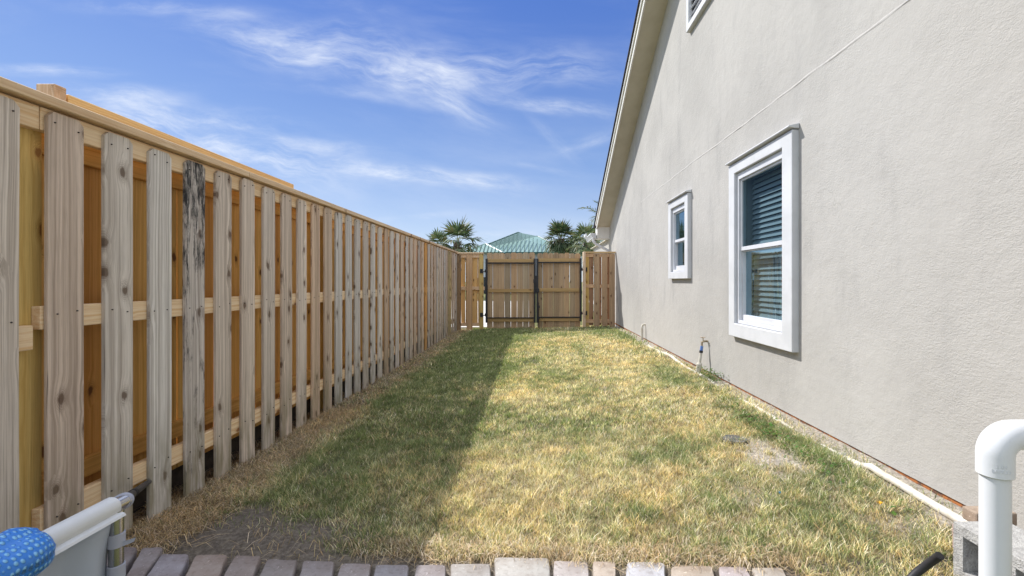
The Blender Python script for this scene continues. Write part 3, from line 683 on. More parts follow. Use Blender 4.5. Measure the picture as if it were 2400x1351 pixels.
def window(W_, inn, ledge, blinds, sash_ratio, lab):
    y0, y1, z0, z1 = W_['y0'], W_['y1'], W_['z0'], W_['z1']; a, b_, c, d = inn
    XF = WX-.050
    # stucco surround, four mitred bands
    mb = MB()
    O = [(y0, z0), (y1, z0), (y1, z1), (y0, z1)]; I = [(a, c), (b_, c), (b_, d), (a, d)]
    vs = [(XF, *p) for p in O]+[(XF, *p) for p in I]+[(WX+.0, *p) for p in O]+[(WX+.005, *p) for p in I]
    fs = []
    for k in range(4):
        n = (k+1) % 4; fs += [(k, n, 4+n, 4+k), (k, n, 8+n, 8+k), (4+k, 4+n, 12+n, 12+k)]
    mb.add(vs, fs)
    f = hp(mb, 'window', M['trim'], bevel=.006, seg=2); f['label'] = lab
    if ledge:
        l_ = MB(); l_.prism([(WX-.050-.03, z1+.026), (WX-.001, z1+.045), (WX-.001, z1+.003), (WX-.050-.03, z1+.014)], 1, y0-.012, y1+.012)
        hp(l_, 'head_ledge', M['trim'], f, bevel=.003)
    # vinyl frame ring
    def ring(name, x0, x1, a, b_, c, d, w_, m_, wt=None, wb=None):
        wt = w_ if wt is None else wt; wb = w_ if wb is None else wb
        r = MB(); r.box(x0, x1, a, a+w_, c, d); r.box(x0, x1, b_-w_, b_, c, d)
        r.box(x0+.001, x1-.001, a+w_, b_-w_, c, c+wb); r.box(x0+.001, x1-.001, a+w_, b_-w_, d-wt, d)
        return hp(r, name, m_, f, bevel=.002)
    ring('frame', WX-.022, WX+.05, a+.004, b_-.004, c+.004, d-.004, .030, M['vinyl'], wt=.06)
    ia, ib, ic, id_ = a+.036, b_-.036, c+.036, d-.064
    zm = ic+(id_-ic)*sash_ratio
    ring('frame', WX-.004, WX+.03, ia, ib, zm-.018, id_, .016, M['vinyl'], wt=.02, wb=.036)
    ring('frame', WX+.010, WX+.045, ia, ib, ic, zm-.019, .013, M['vinyl'], wt=.010, wb=.05)
    g1 = MB(); g1.add([(WX+.012, ia+.014, zm+.016), (WX+.012, ib-.014, zm+.016), (WX+.012, ib-.014, id_-.018), (WX+.012, ia+.014, id_-.018)], [(0, 1, 2, 3)]); hp(g1, 'pane', M['glass'], f)
    g2 = MB(); g2.add([(WX+.034, ia+.026, ic+.048), (WX+.034, ib-.026, ic+.048), (WX+.034, ib-.026, zm-.027), (WX+.034, ia+.026, zm-.027)], [(0, 1, 2, 3)]); hp(g2, 'pane', M['glass'], f)
    # room behind, blinds
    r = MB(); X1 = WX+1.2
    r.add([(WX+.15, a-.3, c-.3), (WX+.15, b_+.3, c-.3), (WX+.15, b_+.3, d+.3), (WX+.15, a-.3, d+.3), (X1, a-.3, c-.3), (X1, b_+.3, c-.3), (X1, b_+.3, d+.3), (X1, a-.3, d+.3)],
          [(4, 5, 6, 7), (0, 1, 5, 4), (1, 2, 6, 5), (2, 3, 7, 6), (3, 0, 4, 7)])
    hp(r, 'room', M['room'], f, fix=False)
    if blinds:
        s = MB(); z = ic-.03; th = R(58)
        while z < id_+.06:
            cx_ = WX+.125; dx_, dz_ = .026*math.cos(th), .026*math.sin(th)
            s.add([(cx_-dx_, ia-.03, z-dz_), (cx_-dx_, ib+.03, z-dz_), (cx_+dx_, ib+.03, z+dz_), (cx_+dx_, ia-.03, z+dz_),
                   (cx_-dx_+.0028, ia-.03, z-dz_), (cx_-dx_+.0028, ib+.03, z-dz_), (cx_+dx_+.0028, ib+.03, z+dz_), (cx_+dx_+.0028, ia-.03, z+dz_)],
                  [(0, 1, 2, 3), (4, 5, 6, 7), (0, 1, 5, 4), (2, 3, 7, 6)]); z += .047
        hp(s, 'blinds', M['slat'], f, fix=False)
    return f
window(big, (iy0, iy1, iz0, iz1), True, True, .505, 'tall white framed sash window')
window(sm, (sy0, sy1, sz0, sz1), True, False, .50, 'small white framed sash window')
# gable vent
y0, y1, z0, z1 = vt['y0'], vt['y1'], vt['z0'], vt['z1']
mb = MB(); XF = WX-.05
O = [(y0, z0), (y1, z0), (y1, z1), (y0, z1)]; I = [(y0+.08, z0+.08), (y1-.08, z0+.08), (y1-.08, z1-.08), (y0+.08, z1-.08)]
vs = [(XF, *p) for p in O]+[(XF, *p) for p in I]+[(WX, *p) for p in O]+[(WX+.1, *p) for p in I]; fs = []
for k in range(4):
    n = (k+1) % 4; fs += [(k, n, 4+n, 4+k), (k, n, 8+n, 8+k), (4+k, 4+n, 12+n, 12+k)]
mb.add(vs, fs); v_ = hp(mb, 'gable_vent', M['trim'], bevel=.005)
mb = MB(); z = z0+.11
while z < z1-.1:
    mb.add([(WX-.03, y0+.08, z-.03), (WX-.03, y1-.08, z-.03), (WX+.05, y1-.08, z+.03), (WX+.05, y0+.08, z+.03), (WX-.024, y0+.08, z-.036), (WX-.024, y1-.08, z-.036), (WX+.056, y1-.08, z+.024), (WX+.056, y0+.08, z+.024)],
           [(0, 1, 2, 3), (4, 5, 6, 7), (0, 1, 5, 4), (2, 3, 7, 6)]); z += .085
hp(mb, 'louvre', M['vinyl'], v_); hp(MB().box(WX+.09, WX+.1, y0+.07, y1-.07, z0+.07, z1-.07), 'backing', M['dark_opening'], v_)

# roof: soffit, fascia, drip edge, shingles along the rake
XO = 1.60
def rk(x0, x1, dz0, dz1, ya=YR, yb=YE+.35, name='soffit', m_=None, **k):
    mb = MB()
    za, zb = rake(ya), rake(yb); y2 = 2*YR-yb
    for (p, zp, q, zq) in ((ya, za, yb, zb), (y2, zb, ya, za)):
        mb.add([(x0, p, zp+dz0), (x1, p, zp+dz0), (x1, q, zq+dz0), (x0, q, zq+dz0), (x0, p, zp+dz1), (x1, p, zp+dz1), (x1, q, zq+dz1), (x0, q, zq+dz1)],
               [(0, 1, 2, 3), (4, 5, 6, 7), (0, 1, 5, 4), (1, 2, 6, 5), (2, 3, 7, 6), (3, 0, 4, 7)])
    return hp(mb, name, m_, **k)
rk(XO+.002, WX+.02, 0, .02, name='soffit', m_=M['soffit'], yb=YE)
rk(XO-.022, XO, -.028, .165, name='fascia', m_=M['fascia'], yb=YE+.02)
rk(XO-.022-.022, XO-.0225, .085, .170, name='drip_trim', m_=M['fascia'], yb=YE+.05)
rk(XO-.07, WX+9, .172, .195, name='roof', m_=M['shingle'], yb=YE+.30)
# cornice return box at the eave
mb = MB(); mb.box(XO, WX-.001, YE-.02, YE+.36, EYE+1.10, rake(YE)+.16); hp(mb, 'cornice_return', M['fascia'], bevel=.004)
# lower wing running on behind, with its gutter and downspout
hp(MB().box(WX+.02, WX+8, YE+.005, YE+3.4, WB, EYE+1.12), 'rear_wing_wall', M['stucco'])
hp(MB().prism([(WX-.1, EYE+1.36), (WX+4, EYE+2.6), (WX+4, EYE+2.56), (WX-.1, EYE+1.32)], 1, YE+.38, YE+3.8), 'rear_wing_roof', M['shingle'])
hp(MB().box(WX-.06, WX+.3, YE+.37, YE+3.6, EYE+1.09, EYE+1.11), 'rear_wing_soffit', M['soffit'])
ogee = [(XO-.03, EYE+1.25), (XO-.17, EYE+1.25), (XO-.175, EYE+1.22), (XO-.155, EYE+1.205), (XO-.14, EYE+1.17), (XO-.12, EYE+1.14), (XO-.12, EYE+1.12), (XO-.03, EYE+1.12)]
gt = hp(MB().prism(ogee, 1, YE+.0, YE+1.3), 'gutter', M['vinyl'])
hp(MB().box(XO-.21, XO-.17, YE+.9, YE+1.3, EYE+1.25, EYE+1.33), 'flashing', M['vinyl'])
mb = MB(); mb.tube([(XO-.08, YE+.08, EYE+1.12), (XO-.08, YE+.08, EYE+1.04), (XO-.02, YE+.08, EYE+.97), (WX-.03, YE+.05, EYE+.80), (WX-.03, YE+.05, EYE+.6), (WX-.03, YE+.05, WB)], .036, 8)
hp(mb, 'downspout', M['vinyl'])

# ------------------------------------------------------------ garden bits by the wall
def tubething(name, pts, r, m_, label, cat, **k):
    mb = MB().tube(pts, r, 16); return tag(mb.build(name, m_, smooth=False, **k), label, cat)
def smooth_angle(o, ang=40):
    me = o.data; me.polygons.foreach_set('use_smooth', [True]*len(me.polygons))
    me.set_sharp_from_angle(angle=R(ang))
# half buried white drain pipe along the wall
pts = []; y = 1.72
while y < 7.3:
    x = 1.800+.008*math.sin(y*1.3); pts.append((x, y, float(gz(x, y))-.012+.008*math.sin(y*5.1+2.0)+(.030 if y < 2.45 else 0)+.028*math.exp(-((y-6.1)/.75)**2))); y += .08
o = tag(MB().tube(pts, .019, 12).build('drain_pipe', M['old_pvc']), 'white plastic drain pipe half buried along the foot of the house wall', 'pipe'); smooth_angle(o)
# hose bib on PVC riser
bx_, by_ = 1.80, 5.05; bz = float(gz(bx_, by_))
hb = thing('hose_tap', (bx_, by_, bz), 'leaning cream pvc riser with a small tap and blue coupling near the wall', 'garden tap')
def L3(f): return (bx_+.055*f, by_+.02*f, bz-.03+.33*f)
o = MB().tube([L3(0), L3(.36), L3(.37), L3(.42), L3(.43)], [.030, .030, .032, .026, .020], 14).build('sleeve', M['old_pvc'], hb); smooth_angle(o)
o = MB().tube([L3(.40), L3(.78)], .016, 12).build('riser', M['old_pvc'], hb, color=(1, 1, 1, 1)); smooth_angle(o)
o = MB().tube([L3(.76), L3(.84)], .020, 12).build('collar', M['black_plastic'], hb); smooth_angle(o)
o = MB().tube([L3(.83), L3(.99)], .016, 12).build('coupling', M['blue'], hb); smooth_angle(o)
q = Vector(L3(1.0))
mb = MB(); mb.tube([q, q+Vector((.0, 0, .04)), q+Vector((.03, 0, .05)), q+Vector((.09, .0, .05))], .011, 10); mb.tube([q+Vector((.015, -.0, .05)), q+Vector((.01, 0, .09))], .005, 8)
o = mb.build('tap', M['brass'], hb); smooth_angle(o)
mb = MB()
for k in range(6):
    an = k*math.pi/3; c0 = q+Vector((.01, 0, .09)); mb.tube([c0, c0+Vector((.026*math.cos(an), .026*math.sin(an), .004))], .004, 6)
mb.build('tap_wheel', M['brass'], hb)
# condensate stub: thin upright pipe with a turned down end
cx_, cy_ = 1.86, 7.95; cz = float(gz(cx_, cy_))
o = tag(MB().tube([(cx_, cy_, cz-.05), (cx_, cy_, cz+.20), (cx_+.005, cy_, cz+.25), (cx_+.03, cy_, cz+.27), (cx_+.07, cy_, cz+.27)], [.022, .022, .020, .016, .016], 12).build('condensate_pipe', M['old_pvc']), 'short upright grey pipe bent into the wall far along the house', 'pipe'); smooth_angle(o)
# round drain lid
dxx, dyy = at(1722, 1028, 3.02).x, 3.02; dz_ = float(gz(dxx, dyy))
lid = thing('yard_drain', (dxx, dyy, dz_), 'round dark grey drain cover sunk in the dry grass', 'drain cover')
mb = MB(); mb.tube([(dxx, dyy, dz_-.02), (dxx, dyy, dz_+.012)], .088, 28); mb.build('rim', M['black_plastic'], lid, bevel=.003)
mb = MB(); mb.tube([(dxx, dyy, dz_+.010), (dxx, dyy, dz_+.018)], .074, 28); 
for k in range(5): mb.box(dxx-.05, dxx+.05, dyy-.05+k*.025-.003, dyy-.05+k*.025+.003, dz_+.018, dz_+.021)
mb.build('cover', noisy('cover_plastic', (.13, .13, .135), (.20, .19, .17), 30, .7), lid)
# weeds by the tap
def weeds(n, cx_, cy_, sx, sy, hh, name, label):
    Vs = []; Fs = []; Cs = []
    for k in range(n):
        x = cx_+random.gauss(0, sx); y = cy_+random.gauss(0, sy); z = float(gz(x, y)); an = random.uniform(0, 6.28); h_ = hh*random.uniform(.3, 1); l_ = random.uniform(.015, .035)
        tz = z+h_; dxv = Vector((math.cos(an), math.sin(an), random.uniform(-.3, .5)))*l_; sv = Vector((-math.sin(an), math.cos(an), 0))*l_*.33; p = Vector((x, y, tz))
        o_ = len(Vs); Vs += [p, p+dxv*.5+sv, p+dxv, p+dxv*.5-sv]; Fs.append((o_, o_+1, o_+2, o_+3)); c = (.07*random.uniform(.7, 1.5), .13*random.uniform(.7, 1.4), .025)
        Cs += [c]*4
    V_ = np.array([tuple(v) for v in Vs]); tag(fast_mesh(name, V_, np.array(Fs), M['frond'], np.array(Cs)), label, None, None, 'stuff')
weeds(260, 1.80, 4.75, .05, .13, .10, 'low_weeds', 'small dark leafy weeds tangled beside the tap')
weeds(420, 1.60, 3.15, .05, .45, .035, 'broadleaf_weeds', 'low green broadleaf weeds along the wall side')
# small litter
def bit(px, py, Y, m_, s, name, label, cat):
    p = at(px, py, Y); p.z = float(gz(p.x, p.y))+.035; mb = MB()
    for k in range(3):
        an = k*2.1; mb.add([p, p+Vector((math.cos(an)*s, math.sin(an)*s, .01)), p+Vector((math.cos(an+.8)*s*1.1, math.sin(an+.8)*s*1.1, .004+.006*k)), p+Vector((math.cos(an+1.5)*s*.8, math.sin(an+1.5)*s*.8, .012))], [(0, 1, 2, 3)])
    tag(mb.build(name, m_), label, cat)
bit(2063, 1196, 2.05, M['leaf_yellow'], .013, 'fallen_petal', 'tiny yellow petal lying on the grass by the wall', 'petal')
bit(1828, 1172, 2.2, M['bluebit'], .007, 'blue_scrap', 'tiny blue plastic scrap in the straw coloured grass', 'scrap')
rk_ = MB(); p = at(1972, 1091, 2.66); bm = bmesh.new(); bmesh.ops.create_icosphere(bm, subdivisions=2, radius=1)
for v in bm.verts: v.co = Vector((v.co.x*.035, v.co.y*.018, v.co.z*.012))*(1+.3*mnoise.noise(v.co*2))+Vector((p.x, p.y, float(gz(p.x, p.y))+.008))
me = bpy.data.meshes.new('pebble'); bm.to_mesh(me); bm.free(); me.materials.append(M['block']); o = bpy.data.objects.new('pebble', me); COL.objects.link(o); tag(o, 'pale flat stone lying on the bare sandy patch', 'stone')

# ------------------------------------------------------------ concrete block, bricks
BZ = EYE-.85; bl = thing('concrete_block', (1.57, 1.415, BZ-.19), 'grey hollow concrete block with cores facing the lawn, behind the white pipe', 'concrete block')
mb = MB(); x0, x1, ya, yb = 1.48, 1.67, 1.225, 1.612; zt, zb = BZ, BZ-.19
cores = [(ya+.036, ya+.036+.142), (yb-.036-.142, yb-.036)]
mb.box(x0, x1, ya, yb, zt-.034, zt); mb.box(x0, x1, ya, yb, zb, zb+.034)
mb.box(x0, x1, ya, cores[0][0], zb+.034, zt-.034); mb.box(x0, x1, cores[0][1], cores[1][0], zb+.034, zt-.034); mb.box(x0, x1, cores[1][1], yb, zb+.034, zt-.034)
o = mb.build('block_shell', M['block'], bl)
o2 = MB().box(x0+.12, x1-.02, ya+.03, yb-.03, zb+.03, zt-.03).build('inner_web', M['block'], bl)
bk = lambda nm, x0, x1, y0, y1, z0, z1, lab, c, r: tag(MB().box(x0, x1, y0, y1, z0, z1).build(nm, M['paver'], bevel=.006, seg=2, color=c), lab, 'brick')
bk('brick', 1.61, 1.76, 1.66, 1.72, BZ-.045, BZ+.004, 'tan brick lying beyond the top of the concrete block', (.40, .32, .25, 1), 0)
bk('brick', 1.545, 1.62, 1.630, 1.69, BZ-.14, BZ-.045, 'rosy brick tucked under the tan one beside the block', (.42, .30, .26, 1), 0)
for o in COL.objects:
    if o.name.startswith('brick'): o['group'] = 'loose bricks by the block'
tag(MB().box(1.50, 1.72, 1.2, 1.60, -.05, BZ-.192).build('sand_bed', M['concrete']), 'rough concrete pad under the block', 'pad')

# ------------------------------------------------------------ big white pipe with elbow
PX_, PY_ = 1.040, 1.03; pr = .0270; pt = EYE-.36
pp = thing('pvc_pipe', (PX_, PY_, 0), 'thick white pvc pipe rising in the foreground and turning right at an elbow', 'pipe')
o = MB().tube([(PX_, PY_, -.02), (PX_, PY_, pt-.05)], pr, 40).build('riser', M['pvc'], pp); smooth_angle(o)
hr = pr*1.215; rb = .045; cxx = PX_+rb; cz = pt-.012
path = [(PX_, PY_, pt-.078), (PX_, PY_, pt-.05)]
for k in range(0, 13):
    an = math.pi-k*math.pi/24; path.append((cxx+rb*math.cos(an), PY_, cz-.02+.0+rb*math.sin(an)))
path += [(cxx+.04, PY_, cz-.02+rb)]
o = MB().tube(path, hr, 40).build('elbow', M['pvc'], pp, bevel=.002); smooth_angle(o, 50)
zarm = cz-.02+rb
o = MB().tube([(cxx+.03, PY_, zarm), (cxx+.6, PY_, zarm)], pr, 40).build('arm', M['pvc'], pp); smooth_angle(o)
# embossed fitting marks: size, standard and maker marks on the elbow are raised letters
cu = bpy.data.curves.new('embossed_mark', 'FONT'); cu.body = "2 IN\nLASCO"; cu.size = .011; cu.extrude = .0005; cu.align_x = 'CENTER'
to = bpy.data.objects.new('embossed_mark', cu); COL.objects.link(to)
dg = bpy.context.evaluated_depsgraph_get(); me = bpy.data.meshes.new_from_object(to.evaluated_get(dg)); bpy.data.objects.remove(to)
ang0 = R(-116); zc0 = pt-.052
for v in me.vertices:
    an = ang0+v.co.x/hr; rr = hr+.0002+max(0, v.co.z)*1.0
    v.co = Vector((rr*math.cos(an), rr*math.sin(an), zc0-pt*0+v.co.y))
me.materials.append(M['pvc']); to = bpy.data.objects.new('embossed_mark', me); COL.objects.link(to); to.parent = pp
# black poly pipe
pts = [at(2080, 1430, 1.22), at(2120, 1372, 1.235), at(2150, 1342, 1.235), at(2180, 1319, 1.215), at(2203, 1303, 1.185)]
mb = MB().tube(pts, .0098, 20, caps=False); d_ = (pts[-1]-pts[-2]).normalized()
mb.tube([pts[-1], pts[-1]+d_*.0005, pts[-1]-d_*.03], [.0098, .0078, .0078], 20, caps=False)
gp = pts[0]; mb.tube([Vector((gp.x-.08, gp.y-.12, 0.0)), gp+Vector((-.02, -.03, -.05)), gp], .0098, 20, caps=False)
o = tag(mb.build('black_hose', M['black_plastic']), 'open ended black poly pipe sticking up at the lawn edge', 'hose'); smooth_angle(o)

# ------------------------------------------------------------ above ground pool corner
pool = thing('pool_frame', (-1.15, 1.2, 0), 'corner of an above ground pool with white top rail and steel leg', 'pool frame')
RZ = EYE-.612; RX = -1.150
mb = MB(); ring = []
prof = []
for k in range(15):
    an = R(-25+230*k/14); prof.append((RX+.027*math.cos(an), RZ+.027*math.sin(an)))
prof = [(RX+.040, RZ-.022), (RX+.036, RZ-.016)]+prof+[(RX-.036, RZ-.016), (RX-.040, RZ-.022)]
inner = [(RX+(p[0]-RX)*.90, RZ+(p[1]-RZ)*.90-.001) for p in prof]
n = len(prof); vs = []
for yy in (.55, 1.235):
    vs += [(p[0], yy, p[1]) for p in prof]+[(p[0], yy, p[1]) for p in inner]
fs = [(i, i+1, 2*n+i+1, 2*n+i) for i in range(n-1)]+[(n+i, n+i+1, 3*n+i+1, 3*n+i) for i in range(n-1)]
fs += [(i, i+1, n+i+1, n+i) for i in range(n-1)]+[(2*n+i, 2*n+i+1, 3*n+i+1, 3*n+i) for i in range(n-1)]+[(0, n, 3*n, 2*n), (n-1, 2*n-1, 4*n-1, 3*n-1)]
mb.add(vs, fs); o = mb.build('top_rail', M['vinyl'], pool); smooth_angle(o, 30)
o = MB().tube([(RX, .6, RZ+.001), (RX, 1.275, RZ-.002)], .0185, 24).build('rail_tube', M['steel'], pool); smooth_angle(o)
LX, LY = RX+.012, 1.235
o = MB().tube([(LX, LY, RZ-.01), (LX, LY, 0)], .0165, 24).build('leg', M['steel'], pool); smooth_angle(o)
def band(z, r, h_):
    mb = MB(); ring = [(LX, LY, z-h_/2), (LX, LY, z+h_/2)]; mb.tube(ring, r, 28); o = mb.build('strap', M['strap'], pool, bevel=.001); smooth_angle(o)
band(EYE-.700, .0198, .036); band(EYE-.786, .0198, .038)
MB().add([(LX+.018, LY-.004, EYE-.705), (LX+.045, LY+.01, EYE-.700), (LX+.04, LY+.01, EYE-.712), (LX+.018, LY-.004, EYE-.718)], [(0, 1, 2, 3)]).build('strap_tail', M['strap'], pool)
o = MB().tube([(RX, 1.262, RZ), (RX-.012, 1.285, RZ-.008), (RX-.03, 1.305, RZ-.014)], [.0215, .0225, .019], 24).build('joint_strap', M['strap'], pool); smooth_angle(o)
# liner wall hanging from the rail
vs = []; fs = []; NU, NV = 26, 16
for j in range(NV):
    v = j/(NV-1)
    for i in range(NU):
        u = i/(NU-1); y = (.98+.10*min(1, v*2.2))*(1-u)+1.225*u; z = RZ-.02-v*.50
        x = RX+.006+.012*math.sin(u*3.14)*v+.012*mnoise.noise((u*3+v*1.5, v*2.5, 0))*min(1, v*4)-.0+.014*math.sin(u*9+v*7)*(1-v)
        vs.append((x, y, z))
fs = [(j*NU+i, j*NU+i+1, (j+1)*NU+i+1, (j+1)*NU+i) for j in range(NV-1) for i in range(NU-1)]
o = MB().add(vs, fs).build('liner_wall', M['liner'], pool, smooth=True)
md = o.modifiers.new('solid', 'SOLIDIFY'); md.thickness = .002
# black pole running from the rail joint out between the pickets
P0 = Vector((RX-.025, 1.30, RZ-.012)); P1 = Vector((-1.93, 2.275, EYE-1.000)); dd = P1-P0
mb = MB().tube([P0, P0+dd*.12, P0+dd*1.0], [.0128, .0128, .0128], 18)
for k in range(4): a_ = P0+dd*(.20+.02*k); mb.tube([a_, a_+dd*.008], .0142, 18)
o = tag(mb.build('black_pole', M['black_plastic']), 'slim black pole with ribbed grip poking between the fence pickets', 'pole'); smooth_angle(o)
# blue solar cover bundled over the rail
vs = []; wc = []; fs = []; NU, NV = 40, 52
ctr = [(.55, .0), (.72, 0), (.86, 0), (1.0, 0), (1.05, 0)]
for j in range(NV):
    v = j/(NV-1); y = .50+.555*v
    for i in range(NU):
        an = 2*math.pi*i/NU
        r = .058+.013*mnoise.noise((math.cos(an)*1.3, math.sin(an)*1.3, y*9))+.004*mnoise.noise((math.cos(an)*4, math.sin(an)*4, y*24))
        end = min(1, (1-v)*14); r *= .62+.38*math.sqrt(max(0, min(1, end)))
        if v > .999: r = .028
        x = RX+math.cos(an)*r*1.0; z = RZ+math.sin(an)*r
        vs.append((x, y, z)); wc.append((an*.046, y, 0))
fs = [(j*NU+i, j*NU+(i+1) % NU, (j+1)*NU+(i+1) % NU, (j+1)*NU+i) for j in range(NV-1) for i in range(NU)]
mb = MB().add(vs, fs, wc)
vs = []; wc = []; NU2, NV2 = 40, 40
for j in range(NV2):
    v = j/(NV2-1); 
    for i in range(NU2):
        u = i/(NU2-1); y = .46+(.975-.46)*u+.03*v*math.sin(u*6+1); x = RX+.050-.0+.03*v+.016*mnoise.noise((u*4, v*3, 3))*v+.008*math.sin(u*16+v*3)*v; z = RZ+.01-v*.42
        if v < .1: x = RX+.050*math.cos((.1-v)*9*1.2)
        vs.append((x, y, z)); wc.append((y, v*.42, 0))
mb.add(vs, [(j*NU2+i, j*NU2+i+1, (j+1)*NU2+i+1, (j+1)*NU2+i) for j in range(NV2-1) for i in range(NU2-1)], wc)
o = tag(mb.build('solar_cover', M['bubble'], smooth=True), 'bright blue bubble solar cover bunched over the pool rail', 'pool cover')
md = o.modifiers.new('solid', 'SOLIDIFY'); md.thickness = .003

# ------------------------------------------------------------ pavers
PV = [ # far-left, far-right px at the far edge, near-left, near-right px at y=1351, far y left/right, tint
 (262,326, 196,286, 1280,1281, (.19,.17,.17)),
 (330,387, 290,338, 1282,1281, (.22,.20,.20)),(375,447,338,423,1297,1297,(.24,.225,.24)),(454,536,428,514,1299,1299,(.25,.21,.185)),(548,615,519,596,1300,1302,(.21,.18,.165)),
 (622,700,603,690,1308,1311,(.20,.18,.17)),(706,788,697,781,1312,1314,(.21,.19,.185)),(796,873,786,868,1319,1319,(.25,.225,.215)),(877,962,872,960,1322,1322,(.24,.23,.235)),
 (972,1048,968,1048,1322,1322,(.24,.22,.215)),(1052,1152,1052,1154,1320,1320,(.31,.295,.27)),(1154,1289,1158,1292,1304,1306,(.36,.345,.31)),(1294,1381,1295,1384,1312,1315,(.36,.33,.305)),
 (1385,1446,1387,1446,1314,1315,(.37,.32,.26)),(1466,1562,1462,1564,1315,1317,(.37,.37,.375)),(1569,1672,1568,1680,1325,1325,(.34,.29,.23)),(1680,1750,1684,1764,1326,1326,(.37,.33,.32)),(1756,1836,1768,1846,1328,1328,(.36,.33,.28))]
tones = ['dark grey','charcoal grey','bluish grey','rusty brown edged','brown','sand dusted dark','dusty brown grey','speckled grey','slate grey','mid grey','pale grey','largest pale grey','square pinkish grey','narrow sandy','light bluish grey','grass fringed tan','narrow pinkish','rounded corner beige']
PZ = .035
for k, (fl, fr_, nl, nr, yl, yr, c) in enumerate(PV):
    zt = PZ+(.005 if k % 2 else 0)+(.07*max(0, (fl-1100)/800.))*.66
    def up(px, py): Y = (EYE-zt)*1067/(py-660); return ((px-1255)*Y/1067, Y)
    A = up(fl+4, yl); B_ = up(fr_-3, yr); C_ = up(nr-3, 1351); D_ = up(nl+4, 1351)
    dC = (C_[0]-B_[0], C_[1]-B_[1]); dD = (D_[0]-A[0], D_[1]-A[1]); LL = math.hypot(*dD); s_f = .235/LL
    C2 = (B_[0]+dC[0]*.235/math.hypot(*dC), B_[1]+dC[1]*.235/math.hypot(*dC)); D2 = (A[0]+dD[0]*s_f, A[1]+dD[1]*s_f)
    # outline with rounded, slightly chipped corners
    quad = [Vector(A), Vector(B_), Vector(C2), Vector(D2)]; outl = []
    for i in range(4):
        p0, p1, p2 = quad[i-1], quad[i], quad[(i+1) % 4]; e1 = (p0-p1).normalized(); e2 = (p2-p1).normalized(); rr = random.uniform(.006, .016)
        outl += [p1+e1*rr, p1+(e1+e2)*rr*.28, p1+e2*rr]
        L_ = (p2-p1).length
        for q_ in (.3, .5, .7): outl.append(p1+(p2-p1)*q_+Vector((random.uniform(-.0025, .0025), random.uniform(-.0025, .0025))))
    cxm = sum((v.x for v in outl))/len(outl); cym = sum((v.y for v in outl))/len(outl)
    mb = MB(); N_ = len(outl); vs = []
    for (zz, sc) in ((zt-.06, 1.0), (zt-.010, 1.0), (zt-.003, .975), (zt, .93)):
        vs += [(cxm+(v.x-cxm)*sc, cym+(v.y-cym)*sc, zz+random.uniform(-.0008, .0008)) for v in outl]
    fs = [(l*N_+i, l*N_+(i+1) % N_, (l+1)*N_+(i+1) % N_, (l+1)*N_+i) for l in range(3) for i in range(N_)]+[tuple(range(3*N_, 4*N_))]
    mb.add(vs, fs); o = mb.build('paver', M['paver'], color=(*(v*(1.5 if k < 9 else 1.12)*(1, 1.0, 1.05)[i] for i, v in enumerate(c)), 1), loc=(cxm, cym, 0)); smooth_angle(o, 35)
    nm = ['leftmost','second','third','fourth','fifth','sixth','seventh','eighth','ninth','tenth'][k] if k < 10 else ['ninth','eighth','seventh','sixth','fifth','fourth','third','second','last'][k-9] if k > 9 else ''
    side = 'from the left' if k < 10 else 'from the right'
    if k == 0: lab = tones[k]+' paver, leftmost in the edging row beside the steel leg'
    elif k == 17: lab = tones[k]+' paver, rightmost in the edging row'
    else:
        lab = '%s paver, %s %s in the edging row' % (tones[k], nm if k < 10 else ['eighth','seventh','sixth','fifth','fourth','third','second'][k-10], side)
    tag(o, lab, 'paver', 'pavers edging the lawn')

# ------------------------------------------------------------ beyond the gate
nh = thing('green_roof_house', (-1, 48, 0), 'pale house with green standing seam metal hip roof beyond the gate', 'house')
YH = 44.
def hx(px, Y=YH): return (px-1255)*Y/1067
def hzz(py, Y=YH): return EYE-(py-660)*Y/1067
ze = hzz(591.5); pk = Vector((hx(1214, 50), 50, hzz(545, 50)))
xl, xr = hx(1094), hx(1326)
def roofpart(front, name='roof'):
    mb = MB(); mb.add(*front); return mb.build(name, M['green_roof'], nh)
A = Vector((xl+.1, YH, ze)); B_ = Vector((xr+.6, YH, ze)); C_ = Vector((xr+.6, 58, ze)); D_ = Vector((xl+.6, 58, ze))
pk2 = Vector((pk.x+1.3, 50.9, pk.z-.35)); pk3 = Vector((pk2.x+.9, 50.9, pk2.z))
rf = roofpart(([A, B_, C_, D_, pk, pk3], [(0, 1, 5, 4), (1, 2, 5), (2, 3, 4, 5), (3, 0, 4)]))
def seams(a, b_, top1, top2, n, par, r=.05):
    mb = MB(); nrm = (b_-a).cross(top1-a).normalized()
    if nrm.z < 0: nrm = -nrm
    for k in range(1, n):
        s = k/n; p = a+(b_-a)*s
        # straight up the slope until it meets the left or right hip
        up_ = (top1-a)-(b_-a).normalized()*((top1-a).dot((b_-a).normalized()))
        w1 = (top1-a).dot((b_-a).normalized())/(b_-a).length; w2 = (top2-a).dot((b_-a).normalized())/(b_-a).length
        h_ = min(1, s/w1 if w1 > 0 else 1, (1-s)/(1-w2) if w2 < 1 else 1)
        mb.tube([p+nrm*.02, p+up_*h_+nrm*.02], r, 4)
    return mb.build('seams', M['seam'], par)
def subp(o, par): 
    o.parent = par; return o
s1 = seams(A, B_, pk, pk, 24, None); s1.parent = rf; s1.location = (0, 0, 0)
tr = MB(); tr.tube([A, pk], .06, 6); tr.tube([pk, pk2+Vector((0, 0, 0)), pk3], .06, 6); tr.tube([pk3, B_], .06, 6); tr.box(xl+.4, xr+.8, YH-.08, YH+.02, ze-.16, ze+.02)
tr.build('ridge_trim', M['seam'], nh)
